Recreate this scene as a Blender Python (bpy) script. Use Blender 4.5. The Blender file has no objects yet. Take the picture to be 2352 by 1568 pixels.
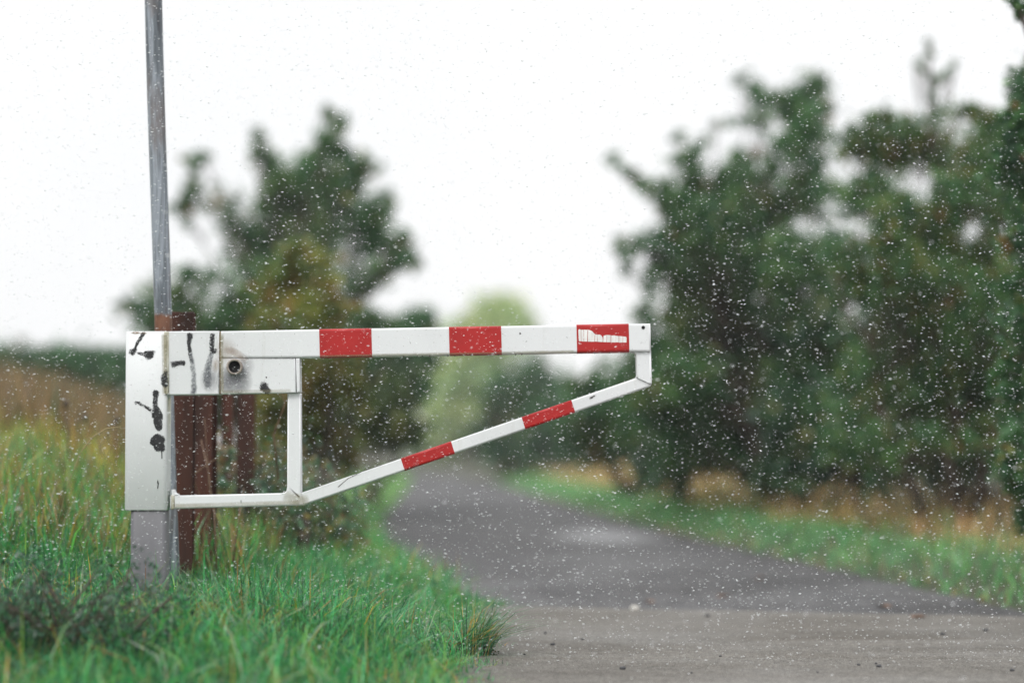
import bpy, bmesh, math, random
import numpy as np
from mathutils import Vector, Matrix
random.seed(7)
RNG = np.random.default_rng(11)
scn = bpy.context.scene
COL = scn.collection

# ------------------------------------------------------------------ camera frame (all measures in metres)
FPX = 85 / 36 * 2352            # focal length in photo pixels (photo taken as 2352 wide)
CAMZ = 0.77
GY = 8.90                       # distance of the barrier
PITCH = math.atan(246 / FPX)
CA, SA = math.cos(PITCH), math.sin(PITCH)

def P(px, py, D):
    """point at distance D (along +Y) seen at photo pixel px,py"""
    u = (px - 1176) / FPX; v = (784 - py) / FPX
    d = Vector((u, CA - v * SA, SA + v * CA))
    t = D / d.y
    return Vector((d.x * t, D, CAMZ + d.z * t))

# ------------------------------------------------------------------ object helpers
def tag(o, label=None, cat=None, group=None, kind=None):
    if label: o['label'] = label
    if cat: o['category'] = cat
    if group: o['group'] = group
    if kind: o['kind'] = kind
    return o

def thing(name, label, cat, loc=(0, 0, 0), group=None):
    o = bpy.data.objects.new(name, None); COL.objects.link(o)
    o.location = loc; o.empty_display_size = .1
    return tag(o, label, cat, group)

def link(name, me, mat, parent=None):
    o = bpy.data.objects.new(name, me); COL.objects.link(o)
    if mat: me.materials.append(mat)
    if parent:
        o.parent = parent
        o.matrix_parent_inverse = Matrix.Translation(-Vector(parent.location))
    return o

def mk(name, verts, faces, mat, parent=None, smooth=None):
    me = bpy.data.meshes.new(name)
    me.from_pydata([tuple(v) for v in verts], [], faces); me.update()
    if smooth is True:
        me.polygons.foreach_set('use_smooth', [True] * len(me.polygons))
    elif smooth:
        me.polygons.foreach_set('use_smooth', smooth)
    return link(name, me, mat, parent)

def np_mesh(name, V, F, mat, parent=None, col=None, smooth=False, att='Col'):
    """V (n,3) array, F list of (m,k) int arrays of k-gons"""
    me = bpy.data.meshes.new(name)
    me.vertices.add(len(V)); me.vertices.foreach_set('co', np.ascontiguousarray(V, dtype=np.float32).ravel())
    tot = [np.full(len(f), f.shape[1], dtype=np.int32) for f in F]
    lt = np.concatenate(tot); idx = np.concatenate([f.ravel() for f in F]).astype(np.int32)
    ls = np.concatenate([[0], np.cumsum(lt)[:-1]]).astype(np.int32)
    me.loops.add(len(idx)); me.loops.foreach_set('vertex_index', idx)
    me.polygons.add(len(lt)); me.polygons.foreach_set('loop_start', ls); me.polygons.foreach_set('loop_total', lt)
    if smooth: me.polygons.foreach_set('use_smooth', np.ones(len(lt), dtype=bool))
    me.update(calc_edges=True)
    if col is not None:
        a = me.attributes.new(att, 'FLOAT_COLOR', 'POINT')
        c = np.ones((len(V), 4), dtype=np.float32); c[:, :3] = col
        a.data.foreach_set('color', c.ravel())
    return link(name, me, mat, parent)

# ------------------------------------------------------------------ materials
def new_mat(name):
    m = bpy.data.materials.new(name); m.use_nodes = True
    nt = m.node_tree; b = nt.nodes['Principled BSDF']
    return m, nt, b
def N(nt, t, **kw):
    n = nt.nodes.new(t)
    for k, v in kw.items(): setattr(n, k, v)
    return n
def noise(nt, scale, detail=4, rough=.6, vec=None, dist=0):
    n = N(nt, 'ShaderNodeTexNoise'); n.inputs['Scale'].default_value = scale
    n.inputs['Detail'].default_value = detail; n.inputs['Roughness'].default_value = rough
    n.inputs['Distortion'].default_value = dist
    if vec is not None: nt.links.new(vec, n.inputs['Vector'])
    return n
def mapping(nt, sc, loc=(0, 0, 0)):
    tc = N(nt, 'ShaderNodeTexCoord'); mp = N(nt, 'ShaderNodeMapping')
    mp.inputs['Scale'].default_value = sc; mp.inputs['Location'].default_value = loc
    nt.links.new(tc.outputs['Object'], mp.inputs['Vector'])
    return mp.outputs['Vector']
def ramp(nt, src, stops):
    r = N(nt, 'ShaderNodeValToRGB'); e = r.color_ramp.elements
    while len(e) < len(stops): e.new(.5)
    for k, (p, c) in enumerate(stops):
        e[k].position = p
        e[k].color = (*c, 1) if isinstance(c, tuple) else (c, c, c, 1)
    nt.links.new(src, r.inputs['Fac']); return r.outputs['Color']
def mix(nt, fac, a, b, blend='MIX'):
    m = N(nt, 'ShaderNodeMix', data_type='RGBA', blend_type=blend)
    for s, v in ((m.inputs[0], fac), (m.inputs[6], a), (m.inputs[7], b)):
        if isinstance(v, (int, float)): s.default_value = v
        elif isinstance(v, tuple): s.default_value = (*v, 1)
        else: nt.links.new(v, s)
    return m.outputs[2]
def bump(nt, b, h, strength, dist=.01):
    n = N(nt, 'ShaderNodeBump'); n.inputs['Strength'].default_value = strength
    n.inputs['Distance'].default_value = dist
    nt.links.new(h, n.inputs['Height']); nt.links.new(n.outputs[0], b.inputs['Normal'])

def mat_white():
    m, nt, b = new_mat('white_paint')
    big = noise(nt, 3.0, 5, .6, mapping(nt, (1, 1, .5)))
    c = ramp(nt, big.outputs[0], [(.3, (.62, .63, .635)), (.62, (.69, .70, .71))])
    st = noise(nt, 14, 6, .7, mapping(nt, (1, 1, .12)))
    c = mix(nt, ramp(nt, st.outputs[0], [(.58, 0.0), (.8, .35)]), c, (.40, .385, .33))
    sp = noise(nt, 130, 2, .5, mapping(nt, (1, 1, 1)))
    c = mix(nt, ramp(nt, sp.outputs[0], [(.70, 0.0), (.76, .55)]), c, (.22, .20, .17))
    nt.links.new(c, b.inputs['Base Color'])
    b.inputs['Roughness'].default_value = .45; b.inputs['Specular IOR Level'].default_value = .3
    fn = noise(nt, 60, 3, .5, mapping(nt, (1, 1, 1))); bump(nt, b, fn.outputs[0], .12, .002)
    return m
def mat_dirty(name, c0, c1, sc=30, rough=.6, stretch=(1, 1, .2), bmp=.3):
    m, nt, b = new_mat(name)
    n = noise(nt, sc, 6, .65, mapping(nt, stretch))
    nt.links.new(ramp(nt, n.outputs[0], [(.35, c0), (.65, c1)]), b.inputs['Base Color'])
    b.inputs['Roughness'].default_value = rough; bump(nt, b, n.outputs[0], bmp, .004)
    return m
def mat_red():
    m, nt, b = new_mat('red_paint')
    n = noise(nt, 12, 4, .6, mapping(nt, (1, 1, 1)))
    c = ramp(nt, n.outputs[0], [(.3, (.34, .0045, .004)), (.7, (.40, .0065, .0055))])
    sp = noise(nt, 170, 2, .5, mapping(nt, (1, 1, 1)))
    c = mix(nt, ramp(nt, sp.outputs[0], [(.72, 0.0), (.76, .8)]), c, (.22, .012, .012))
    nt.links.new(c, b.inputs['Base Color']); b.inputs['Roughness'].default_value = .42
    return m
def mat_galv():
    m, nt, b = new_mat('galvanised_steel')
    n = noise(nt, 22, 6, .6, mapping(nt, (1, 1, .10)), .6)
    c = ramp(nt, n.outputs[0], [(.34, (.06, .068, .08)), (.46, (.14, .16, .18)), (.56, (.30, .33, .37)), (.66, (.13, .145, .165))])
    r = noise(nt, 9, 6, .7, mapping(nt, (1, 1, .35), (3, 0, 0)))
    c = mix(nt, ramp(nt, r.outputs[0], [(.5, 0.0), (.66, .6)]), c, (.13, .095, .08))
    # rust growing up from the foot, ragged upper line
    tc = N(nt, 'ShaderNodeTexCoord'); sx = N(nt, 'ShaderNodeSeparateXYZ'); nt.links.new(tc.outputs['Object'], sx.inputs[0])
    ad = N(nt, 'ShaderNodeMath', operation='MULTIPLY_ADD'); ad.inputs[1].default_value = .05
    nt.links.new(r.outputs[0], ad.inputs[0]); nt.links.new(sx.outputs['Z'], ad.inputs[2])
    lo_ = N(nt, 'ShaderNodeMapRange'); lo_.inputs['From Min'].default_value = RUSTZ - .13; lo_.inputs['From Max'].default_value = RUSTZ - .07; nt.links.new(ad.outputs[0], lo_.inputs['Value'])
    rz = N(nt, 'ShaderNodeMapRange'); rz.inputs['From Min'].default_value = RUSTZ + .03; rz.inputs['From Max'].default_value = RUSTZ + .015
    nt.links.new(ad.outputs[0], rz.inputs['Value'])
    rn = noise(nt, 40, 5, .6, mapping(nt, (1, 1, .3)))
    rc = ramp(nt, rn.outputs[0], [(.35, (.09, .035, .02)), (.6, (.20, .09, .05)), (.72, (.22, .23, .25))])
    both = N(nt, 'ShaderNodeMath', operation='MULTIPLY'); nt.links.new(rz.outputs[0], both.inputs[0]); nt.links.new(lo_.outputs[0], both.inputs[1])
    c = mix(nt, both.outputs[0], c, rc)
    nt.links.new(c, b.inputs['Base Color']); b.inputs['Roughness'].default_value = .5; b.inputs['Metallic'].default_value = .25
    bump(nt, b, n.outputs[0], .2, .003)
    return m
RUSTZ = P(370, 722, 9.35).z
def mat_leaf(name, transl=.35, rough=.45, spec=.4):
    m, nt, b = new_mat(name)
    a = N(nt, 'ShaderNodeAttribute', attribute_name='Col')
    nt.links.new(a.outputs['Color'], b.inputs['Base Color'])
    b.inputs['Roughness'].default_value = rough; b.inputs['Specular IOR Level'].default_value = spec
    t = N(nt, 'ShaderNodeBsdfTranslucent'); g = mix(nt, 1.0, a.outputs['Color'], (1.25, 1.25, .7), 'MULTIPLY')
    nt.links.new(g, t.inputs['Color'])
    ms = N(nt, 'ShaderNodeMixShader'); ms.inputs[0].default_value = transl
    nt.links.new(b.outputs[0], ms.inputs[1]); nt.links.new(t.outputs[0], ms.inputs[2])
    nt.links.new(ms.outputs[0], nt.nodes['Material Output'].inputs['Surface'])
    return m
def mat_bark():
    return mat_dirty('bark', (.035, .026, .02), (.10, .075, .055), 18, .85, (1, 1, .3), .6)
def mat_spray(name, col, grain=220, k=5.0, off=-.35, amt=1.0):
    """paint or soot lying on the surface; thins out to nothing where its own density does"""
    m, nt, b = new_mat(name)
    b.inputs['Base Color'].default_value = (*col, 1); b.inputs['Roughness'].default_value = .55
    a = N(nt, 'ShaderNodeAttribute', attribute_name='Col')
    n = noise(nt, grain, 5, .75, mapping(nt, (1, 1, 1))); n2 = noise(nt, 26, 3, .6, mapping(nt, (1, 1, 1)))
    s = N(nt, 'ShaderNodeMath', operation='MULTIPLY_ADD'); s.inputs[1].default_value = 2.6
    nt.links.new(n.outputs[0], s.inputs[0]); nt.links.new(a.outputs['Fac'], s.inputs[2])
    s2 = N(nt, 'ShaderNodeMath', operation='MULTIPLY_ADD'); s2.inputs[1].default_value = 1.5
    nt.links.new(n2.outputs[0], s2.inputs[0]); nt.links.new(s.outputs[0], s2.inputs[2])
    mr = N(nt, 'ShaderNodeMapRange'); mr.inputs['From Min'].default_value = 2.05 + .27; mr.inputs['From Max'].default_value = 2.05 + .27 + 2.6 / k
    mr.inputs['To Max'].default_value = amt
    nt.links.new(s2.outputs[0], mr.inputs['Value'])
    g = N(nt, 'ShaderNodeMath', operation='MULTIPLY'); st = N(nt, 'ShaderNodeMath', operation='GREATER_THAN'); st.inputs[1].default_value = .02
    nt.links.new(a.outputs['Fac'], st.inputs[0]); nt.links.new(mr.outputs[0], g.inputs[0]); nt.links.new(st.outputs[0], g.inputs[1])
    nt.links.new(g.outputs[0], b.inputs['Alpha'])
    return m
def mat_soft(name, col, amt=.8):
    m, nt, b = new_mat(name)
    b.inputs['Base Color'].default_value = (*col, 1); b.inputs['Roughness'].default_value = .5
    a = N(nt, 'ShaderNodeAttribute', attribute_name='Col')
    n = noise(nt, 25, 6, .7, mapping(nt, (1, 1, 1)))
    s = N(nt, 'ShaderNodeMapRange'); s.inputs['From Min'].default_value = .25; s.inputs['From Max'].default_value = .6
    s.inputs['To Min'].default_value = .45; s.inputs['To Max'].default_value = 1
    nt.links.new(n.outputs[0], s.inputs['Value'])
    g = N(nt, 'ShaderNodeMath', operation='MULTIPLY'); nt.links.new(a.outputs['Fac'], g.inputs[0]); nt.links.new(s.outputs[0], g.inputs[1])
    h = N(nt, 'ShaderNodeMath', operation='MULTIPLY'); h.inputs[1].default_value = amt
    nt.links.new(g.outputs[0], h.inputs[0]); nt.links.new(h.outputs[0], b.inputs['Alpha'])
    return m

M = {}
M['white'] = mat_white(); M['red'] = mat_red(); M['galv'] = mat_galv(); M['bark'] = mat_bark()
M['post'] = mat_dirty('grey_post_paint', (.090, .089, .098), (.128, .126, .138), 8, .5, (1, 1, .3), .05)
M['rust'] = mat_dirty('rusted_steel', (.010, .004, .0025), (.075, .022, .011), 6, .92, (1, 1, .12), .5)
M['weld'] = mat_dirty('weld_seam', (.30, .28, .20), (.55, .54, .47), 45, .6, (1, 1, .5), .5)
M['black'] = mat_dirty('hole_shade_and_chip', (.004, .004, .004), (.01, .01, .01), 20, .9)  # near-black colour: painted shade inside the holes, also the small chips
M['ring'] = mat_dirty('bare_tube_steel', (.16, .13, .11), (.36, .32, .28), 90, .5, (1, 1, 1), .2)
M['tape'] = mat_dirty('torn_tape', (.62, .61, .59), (.80, .79, .77), 60, .55, (1, 1, .2), .1)
M['graf'] = mat_spray('black_spray', (.012, .012, .014))
M['grafg'] = mat_spray('faded_spray', (.10, .11, .125), 160, 2.5, amt=.75)
M['soot'] = mat_soft('soot', (.16, .16, .175), .8)
M['brown'] = mat_soft('rust_stain', (.30, .20, .12), .55)
M['grime'] = mat_soft('yellow_grime', (.34, .31, .20), .6)
M['scr'] = mat_spray('scratch', (.06, .055, .05), 300, 4)
M['leaf'] = mat_leaf('leaves', .32); M['grass'] = mat_leaf('grass_blades', .34, .30, .65)

# ------------------------------------------------------------------ geometry builders
def fillet(poly, seg=4):
    """poly items (x,y[,r]) -> rounded corner list"""
    out = []; n = len(poly)
    for i, p in enumerate(poly):
        if len(p) < 3 or not p[2]: out.append((p[0], p[1], i)); continue
        a = Vector(poly[i - 1][:2]); b = Vector(p[:2]); c = Vector(poly[(i + 1) % n][:2]); r = p[2]
        d1 = (a - b).normalized(); d2 = (c - b).normalized()
        s, e = b + d1 * r, b + d2 * r
        for k in range(seg + 1):
            t = k / seg
            q = s * (1 - t) ** 2 + b * 2 * t * (1 - t) + e * t * t
            out.append((q.x, q.y, i if k == seg else -1))
    return out
def prism_px(name, poly, y0, y1, r, mat, parent, open_edges=(), K=4, grow=0.0, D=None):
    """plate or tube whose outline is given in photo pixels at the barrier, front y0, back y1, long edges rounded by r metres.
    open_edges: outline edges (index of their first point) that butt on a neighbour and stay square"""
    pts = fillet(poly); n = len(pts)
    W = []
    for (x, y, i) in pts:
        w = P(x, y, D or (GY - .05)); W.append(Vector((w.x, w.z)))
    area = sum(W[i].x * W[(i + 1) % n].y - W[(i + 1) % n].x * W[i].y for i in range(n))
    sg = 1 if area > 0 else -1
    flags = [pts[i][2] not in open_edges for i in range(n)]
    def offset(dist):
        res = []
        for i in range(n):
            e1 = (W[i] - W[i - 1]).normalized(); e2 = (W[(i + 1) % n] - W[i]).normalized()
            n1 = Vector((-e1.y, e1.x)) * sg; n2 = Vector((-e2.y, e2.x)) * sg
            d1 = dist if flags[i - 1] else 0; d2 = dist if flags[i] else 0
            den = e1.x * e2.y - e1.y * e2.x
            if abs(den) < .02: res.append(W[i] + (n1 * d1 + n2 * d2) * .5); continue
            p1 = W[i] + n1 * d1; p2 = W[i] + n2 * d2
            t = ((p2.x - p1.x) * e2.y - (p2.y - p1.y) * e2.x) / den
            res.append(p1 + e1 * t)
        return res
    rings = []
    for k in range(K + 1):
        a = math.pi / 2 * (1 - k / K)
        o = offset(r * (1 - math.cos(a)) - grow); rings.append([(q.x, y0 + r * (1 - math.sin(a)), q.y) for q in o])
    for k in range(K + 1):
        a = math.pi / 2 * k / K
        o = offset(r * (1 - math.cos(a)) - grow); rings.append([(q.x, y1 - r * (1 - math.sin(a)), q.y) for q in o])
    V = [v for rr in rings for v in rr]; F = []; S = []
    for k in range(len(rings) - 1):
        for i in range(n):
            j = (i + 1) % n
            F.append((k * n + i, k * n + j, (k + 1) * n + j, (k + 1) * n + i)); S.append(k != K)
    F.append(tuple(range(n))[::-1]); S.append(False)
    F.append(tuple((len(rings) - 1) * n + i for i in range(n))); S.append(False)
    o = mk(name, V, F, mat, parent, S)
    bm = bmesh.new(); bm.from_mesh(o.data); bmesh.ops.recalc_face_normals(bm, faces=bm.faces); bm.to_mesh(o.data); bm.free()
    return o

def rrect(w, d, r, seg=6):
    pts = []
    for cx, cy, a0 in ((w / 2 - r, d / 2 - r, 0), (-w / 2 + r, d / 2 - r, 90), (-w / 2 + r, -d / 2 + r, 180), (w / 2 - r, -d / 2 + r, 270)):
        for k in range(seg + 1):
            a = math.radians(a0 + 90 * k / seg); pts.append((cx + r * math.cos(a), cy + r * math.sin(a)))
    return pts
def column(name, cx, cy, w, d, r, z0, z1, mat, parent, edge=.004):
    V = []; F = []
    lv = [(z0, edge), (z0 + edge, 0), (z1 - edge, 0), (z1, edge)]
    for z, ins in lv:
        V += [(cx + x, cy + y, z) for x, y in rrect(w - 2 * ins, d - 2 * ins, max(r - ins, .001))]
    n = len(V) // 4
    for k in range(3):
        for i in range(n):
            j = (i + 1) % n; F.append((k * n + i, k * n + j, (k + 1) * n + j, (k + 1) * n + i))
    S = [True] * len(F)
    F.append(tuple(range(n))[::-1]); F.append(tuple(3 * n + i for i in range(n))); S += [False, False]
    return mk(name, V, F, mat, parent, S)

def tube_np(pts, rad, seg=8):
    """tapered tube through pts; returns verts, quads"""
    V = []; F = []
    for i, p in enumerate(pts):
        d = (pts[min(i + 1, len(pts) - 1)] - pts[max(i - 1, 0)]).normalized()
        a = d.orthogonal().normalized() if abs(d.z) > .95 else Vector((0, 0, 1)).cross(d).normalized()
        b = d.cross(a)
        for k in range(seg):
            t = 2 * math.pi * k / seg
            V.append(p + (a * math.cos(t) + b * math.sin(t)) * rad[i])
    for i in range(len(pts) - 1):
        for k in range(seg):
            j = (k + 1) % seg; F.append((i * seg + k, i * seg + j, (i + 1) * seg + j, (i + 1) * seg + k))
    F.append(tuple(range(seg))[::-1]); F.append(tuple((len(pts) - 1) * seg + k for k in range(seg)))
    return V, F

# ------------------------------------------------------------------ terrain shape
def sstep(a, b, x):
    t = np.clip((x - a) / (b - a), 0, 1); return t * t * (3 - 2 * t)
LE = [(-20, -.12), (7.9, -.10), (9.5, -.09), (11.3, -.07), (11.8, .0), (12.1, -.10), (13, -.42), (16, -.78), (20, -1.12), (26, -1.42), (40, -1.85), (60, -2.5), (80, -3.5), (110, -8.5), (160, -24)]
RE = [(-20, 60), (10.5, 60), (10.7, 2.42), (11.9, 2.40), (15, 2.1), (20, 1.66), (26, 1.20), (40, .45), (60, -.55), (80, -2.1), (110, -7.2), (160, -21)]
def xl(y): return np.interp(y, [p[0] for p in LE], [p[1] for p in LE])
def xr(y): return np.interp(y, [p[0] for p in RE], [p[1] for p in RE])
def wob(x, y, s): return np.sin(x * 1.7 * s + 1.3) * np.sin(y * 1.3 * s + .7) + .5 * np.sin(x * 3.9 * s + y * 2.1 * s)
def H(x, y):
    x = np.asarray(x, float); y = np.asarray(y, float)
    dl = xl(y) - x; dr = x - xr(y)
    h = np.full(np.broadcast(x, y).shape, -.012)
    h = h + .17 * (.12 + .88 * sstep(6.3, 8.8, y)) * sstep(0, .9, dl) * (1 - .25 * sstep(9.5, 14, y) * (1 - sstep(1.2, 3, dl))) + .36 * sstep(1.1, 2.3, dl) * sstep(8.95, 11.2, y) + .36 * sstep(1.3, 3.8, dl) * sstep(11, 18, y)
    h = h + .02 * wob(x, y, 1.6) * sstep(.1, .8, dl) + .30 * sstep(3, 14, dl) * sstep(12, 30, y)
    h = h + .10 * sstep(0, .8, dr) + .28 * sstep(.8, 4, dr) + .02 * wob(x, y, 1.3) * sstep(.2, 1, dr)
    return h

# ------------------------------------------------------------------ ground, road
def mat_ground():
    m, nt, b = new_mat('soil_and_thatch')
    n = noise(nt, 1.2, 6, .6, mapping(nt, (1, 1, 1))); f = noise(nt, 30, 5, .7, mapping(nt, (1, 1, 1)))
    c = ramp(nt, n.outputs[0], [(.35, (.025, .045, .02)), (.5, (.05, .055, .025)), (.68, (.10, .075, .04))])
    c = mix(nt, .6, c, ramp(nt, f.outputs[0], [(.35, .35), (.65, 1.3)]), 'MULTIPLY')
    nt.links.new(c, b.inputs['Base Color']); b.inputs['Roughness'].default_value = .9
    bump(nt, b, f.outputs[0], .6, .03); return m
def axis(lo, hi, step, far):
    a = list(np.arange(lo, hi + 1e-6, step)); s = step
    while a[-1] < far: s *= 1.35; a.append(a[-1] + s)
    s = step
    while a[0] > -far: s *= 1.35; a.insert(0, a[0] - s)
    return np.array(a)
gx = axis(-9, 7, .16, 1500); gy = axis(3, 34, .22, 1500)
X, Y = np.meshgrid(gx, gy); Z = H(X, Y)
nx, ny = len(gx), len(gy); idx = np.arange(nx * ny).reshape(ny, nx)
Fq = np.stack([idx[:-1, :-1].ravel(), idx[:-1, 1:].ravel(), idx[1:, 1:].ravel(), idx[1:, :-1].ravel()], 1)
g = np_mesh('ground', np.stack([X.ravel(), Y.ravel(), Z.ravel()], 1), [Fq], mat_ground(), smooth=True)
tag(g, 'grassy ground rising to a bank left of the lane', 'ground', kind='structure')

def mat_asphalt(name, c0, c1, warm, grain):
    m, nt, b = new_mat(name)
    big = noise(nt, 1.1, 5, .6, mapping(nt, (.55, 1.6, 1))); st = noise(nt, 2.2, 4, .6, mapping(nt, (.35, 3.0, 1), (4, 1, 0)))
    f = noise(nt, grain, 3, .7, mapping(nt, (1, 1, 1))); v = N(nt, 'ShaderNodeTexVoronoi'); v.inputs['Scale'].default_value = grain * 1.4
    nt.links.new(mapping(nt, (1, 1, 1)), v.inputs['Vector'])
    c = ramp(nt, big.outputs[0], [(.33, c0), (.68, c1)])
    c = mix(nt, ramp(nt, st.outputs[0], [(.45, 0.0), (.7, .45)]), c, warm)
    c = mix(nt, .75, c, ramp(nt, f.outputs[0], [(.3, .45), (.7, 1.55)]), 'MULTIPLY')
    mo = noise(nt, 9 if name == 'lane_asphalt' else 26, 7, .8, mapping(nt, (1, .6, 1), (9, 2, 0))); c = mix(nt, .85, c, ramp(nt, mo.outputs[0], ([(.36, .45), (.5, .95), (.64, 1.7)] if name == 'lane_asphalt' else [(.36, .70), (.5, 1.0), (.64, 1.35)])), 'MULTIPLY')
    gt = noise(nt, 240, 2, .5, mapping(nt, (1, .3, 1))); c = mix(nt, ramp(nt, gt.outputs[0], [(.59, 0.0), (.66, .9)]), c, (.28, .26, .24)); c = mix(nt, ramp(nt, gt.outputs[0], [(.33, .9), (.41, 0.0)]), c, (.018, .016, .015))
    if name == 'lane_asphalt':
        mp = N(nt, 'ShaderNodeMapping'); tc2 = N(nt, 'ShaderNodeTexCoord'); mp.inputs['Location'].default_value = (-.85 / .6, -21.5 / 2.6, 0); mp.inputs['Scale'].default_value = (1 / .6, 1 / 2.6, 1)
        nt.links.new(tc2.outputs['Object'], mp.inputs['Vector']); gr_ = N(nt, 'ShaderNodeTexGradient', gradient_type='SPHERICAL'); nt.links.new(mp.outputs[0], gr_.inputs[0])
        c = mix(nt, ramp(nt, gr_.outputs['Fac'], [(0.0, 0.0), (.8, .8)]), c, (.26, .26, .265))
    nt.links.new(c, b.inputs['Base Color'])
    rg = N(nt, 'ShaderNodeMapRange'); wet = N(nt, 'ShaderNodeMapRange'); wet.inputs['From Min'].default_value = .48; wet.inputs['From Max'].default_value = .68; wet.inputs['To Min'].default_value = .03; wet.inputs['To Max'].default_value = .30; wn = noise(nt, .9, 4, .6, mapping(nt, (.8, .55, 1), (2, 7, 0))); nt.links.new(wn.outputs[0], wet.inputs['Value']); nt.links.new(wet.outputs[0], b.inputs['Specular IOR Level']); rg.inputs['To Min'].default_value = .5; rg.inputs['To Max'].default_value = .8
    rg.inputs['From Min'].default_value = .35; rg.inputs['From Max'].default_value = .65
    nt.links.new(big.outputs[0], rg.inputs['Value']); nt.links.new(rg.outputs[0], b.inputs['Roughness'])
    ad = N(nt, 'ShaderNodeMath', operation='MULTIPLY_ADD'); ad.inputs[1].default_value = .6
    nt.links.new(v.outputs['Distance'], ad.inputs[0]); nt.links.new(f.outputs[0], ad.inputs[2])
    bump(nt, b, ad.outputs[0], .7, .006); return m
ys = np.concatenate([np.arange(10.6, 34, .3), np.arange(34, 160, 2.0)])
rv = []; rf = []; NU = 13
for y in ys:
    a, c = float(xl(y)) , float(xr(max(y, 10.75)))
    if y < 11.6: a = -.3
    for k in range(NU):
        t = k / (NU - 1); jag = (.05 * math.sin(y * 5.1) + .035 * math.sin(y * 11.7 + 2)) * (1 if k in (0, NU - 1) else 0)
        rv.append((a + (c - a) * t + jag, y, .006 * math.sin(math.pi * t)))
for i in range(len(ys) - 1):
    for k in range(NU - 1):
        rf.append((i * NU + k, i * NU + k + 1, (i + 1) * NU + k + 1, (i + 1) * NU + k))
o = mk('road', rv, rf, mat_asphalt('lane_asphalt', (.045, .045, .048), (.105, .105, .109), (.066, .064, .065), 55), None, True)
tag(o, 'grey asphalt lane running away and bending left between the hedges', 'road', kind='structure')
# front surface: lighter, smoother, its far rim is the joint
av = []; af = []; xs = list(np.arange(-.35, 6, .12)) + list(np.arange(6, 62, 4.0)); nyA = 16
for x in xs:
    yf = 11.62 - .30 * min(max(x, 0), 3) + .02 * math.sin(x * 7) + .012 * math.sin(x * 19)
    for k in range(nyA):
        t = k / (nyA - 1); av.append((x, -18 + (yf + 18) * (1 - (1 - t) ** 2), .012 if k < nyA - 1 else .0165))
    av.append((x, yf + .012, -.004))
n1 = nyA + 1
for i in range(len(xs) - 1):
    for k in range(n1 - 1): af.append((i * n1 + k, (i + 1) * n1 + k, (i + 1) * n1 + k + 1, i * n1 + k + 1))
o = mk('road_apron', av, af, mat_asphalt('apron_tarmac', (.092, .084, .073), (.185, .177, .163), (.088, .073, .056), 70), None)
tag(o, 'smooth grey brown tarmac strip in front of the lane joint', 'road', kind='structure')

# ------------------------------------------------------------------ blades and leaves
def blades(name, pos, h, w, mat, pal, wts, bend=.5, tip=.0, jitter=.30, label=None, cat=None, kind='stuff', parent=None, az=None, dryfn=None):
    n = len(pos)
    if az is None: az = RNG.uniform(0, 2 * math.pi, n)
    b = RNG.normal(bend, bend * .55, n) * h
    d = np.stack([np.cos(az), np.sin(az), np.zeros(n)], 1)
    fa = az + RNG.normal(0, .9, n) + math.pi / 2
    s = np.stack([np.cos(fa), np.sin(fa), np.zeros(n)], 1)
    V = []
    for t, ww in ((0, .75), (.35, 1.0), (.7, .72), (1, 0)):
        c = pos + d * (b * t ** 2.1)[:, None]; drop = np.clip(np.abs(b) / h, 0, 1.3)
        c[:, 2] = c[:, 2] + h * (t - .42 * drop * t ** 2.6)
        if ww: V += [c - s * (w * ww / 2)[:, None], c + s * (w * ww / 2)[:, None]]
        else: V += [c]
    V = np.stack(V, 1).reshape(-1, 3); o = np.arange(n)[:, None] * 7
    Q = np.concatenate([o + np.array([[0, 1, 3, 2]]), o + np.array([[2, 3, 5, 4]])]); T = o + np.array([[4, 5, 6]])
    pal = np.array(pal)
    if dryfn is None: ci = RNG.choice(len(pal), n, p=np.array(wts) / sum(wts))
    else: ci = dryfn(pos, len(pal))
    c = pal[ci] * (1 + RNG.normal(0, jitter, (n, 1))).clip(.4, 1.8) * (1 + RNG.normal(0, .07, (n, 3)))
    C = np.repeat(c.clip(.003, .9), 7, axis=0)
    ob = np_mesh(name, V, [Q, T], mat, parent, C)
    if label: tag(ob, label, cat, kind=kind)
    return ob

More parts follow.
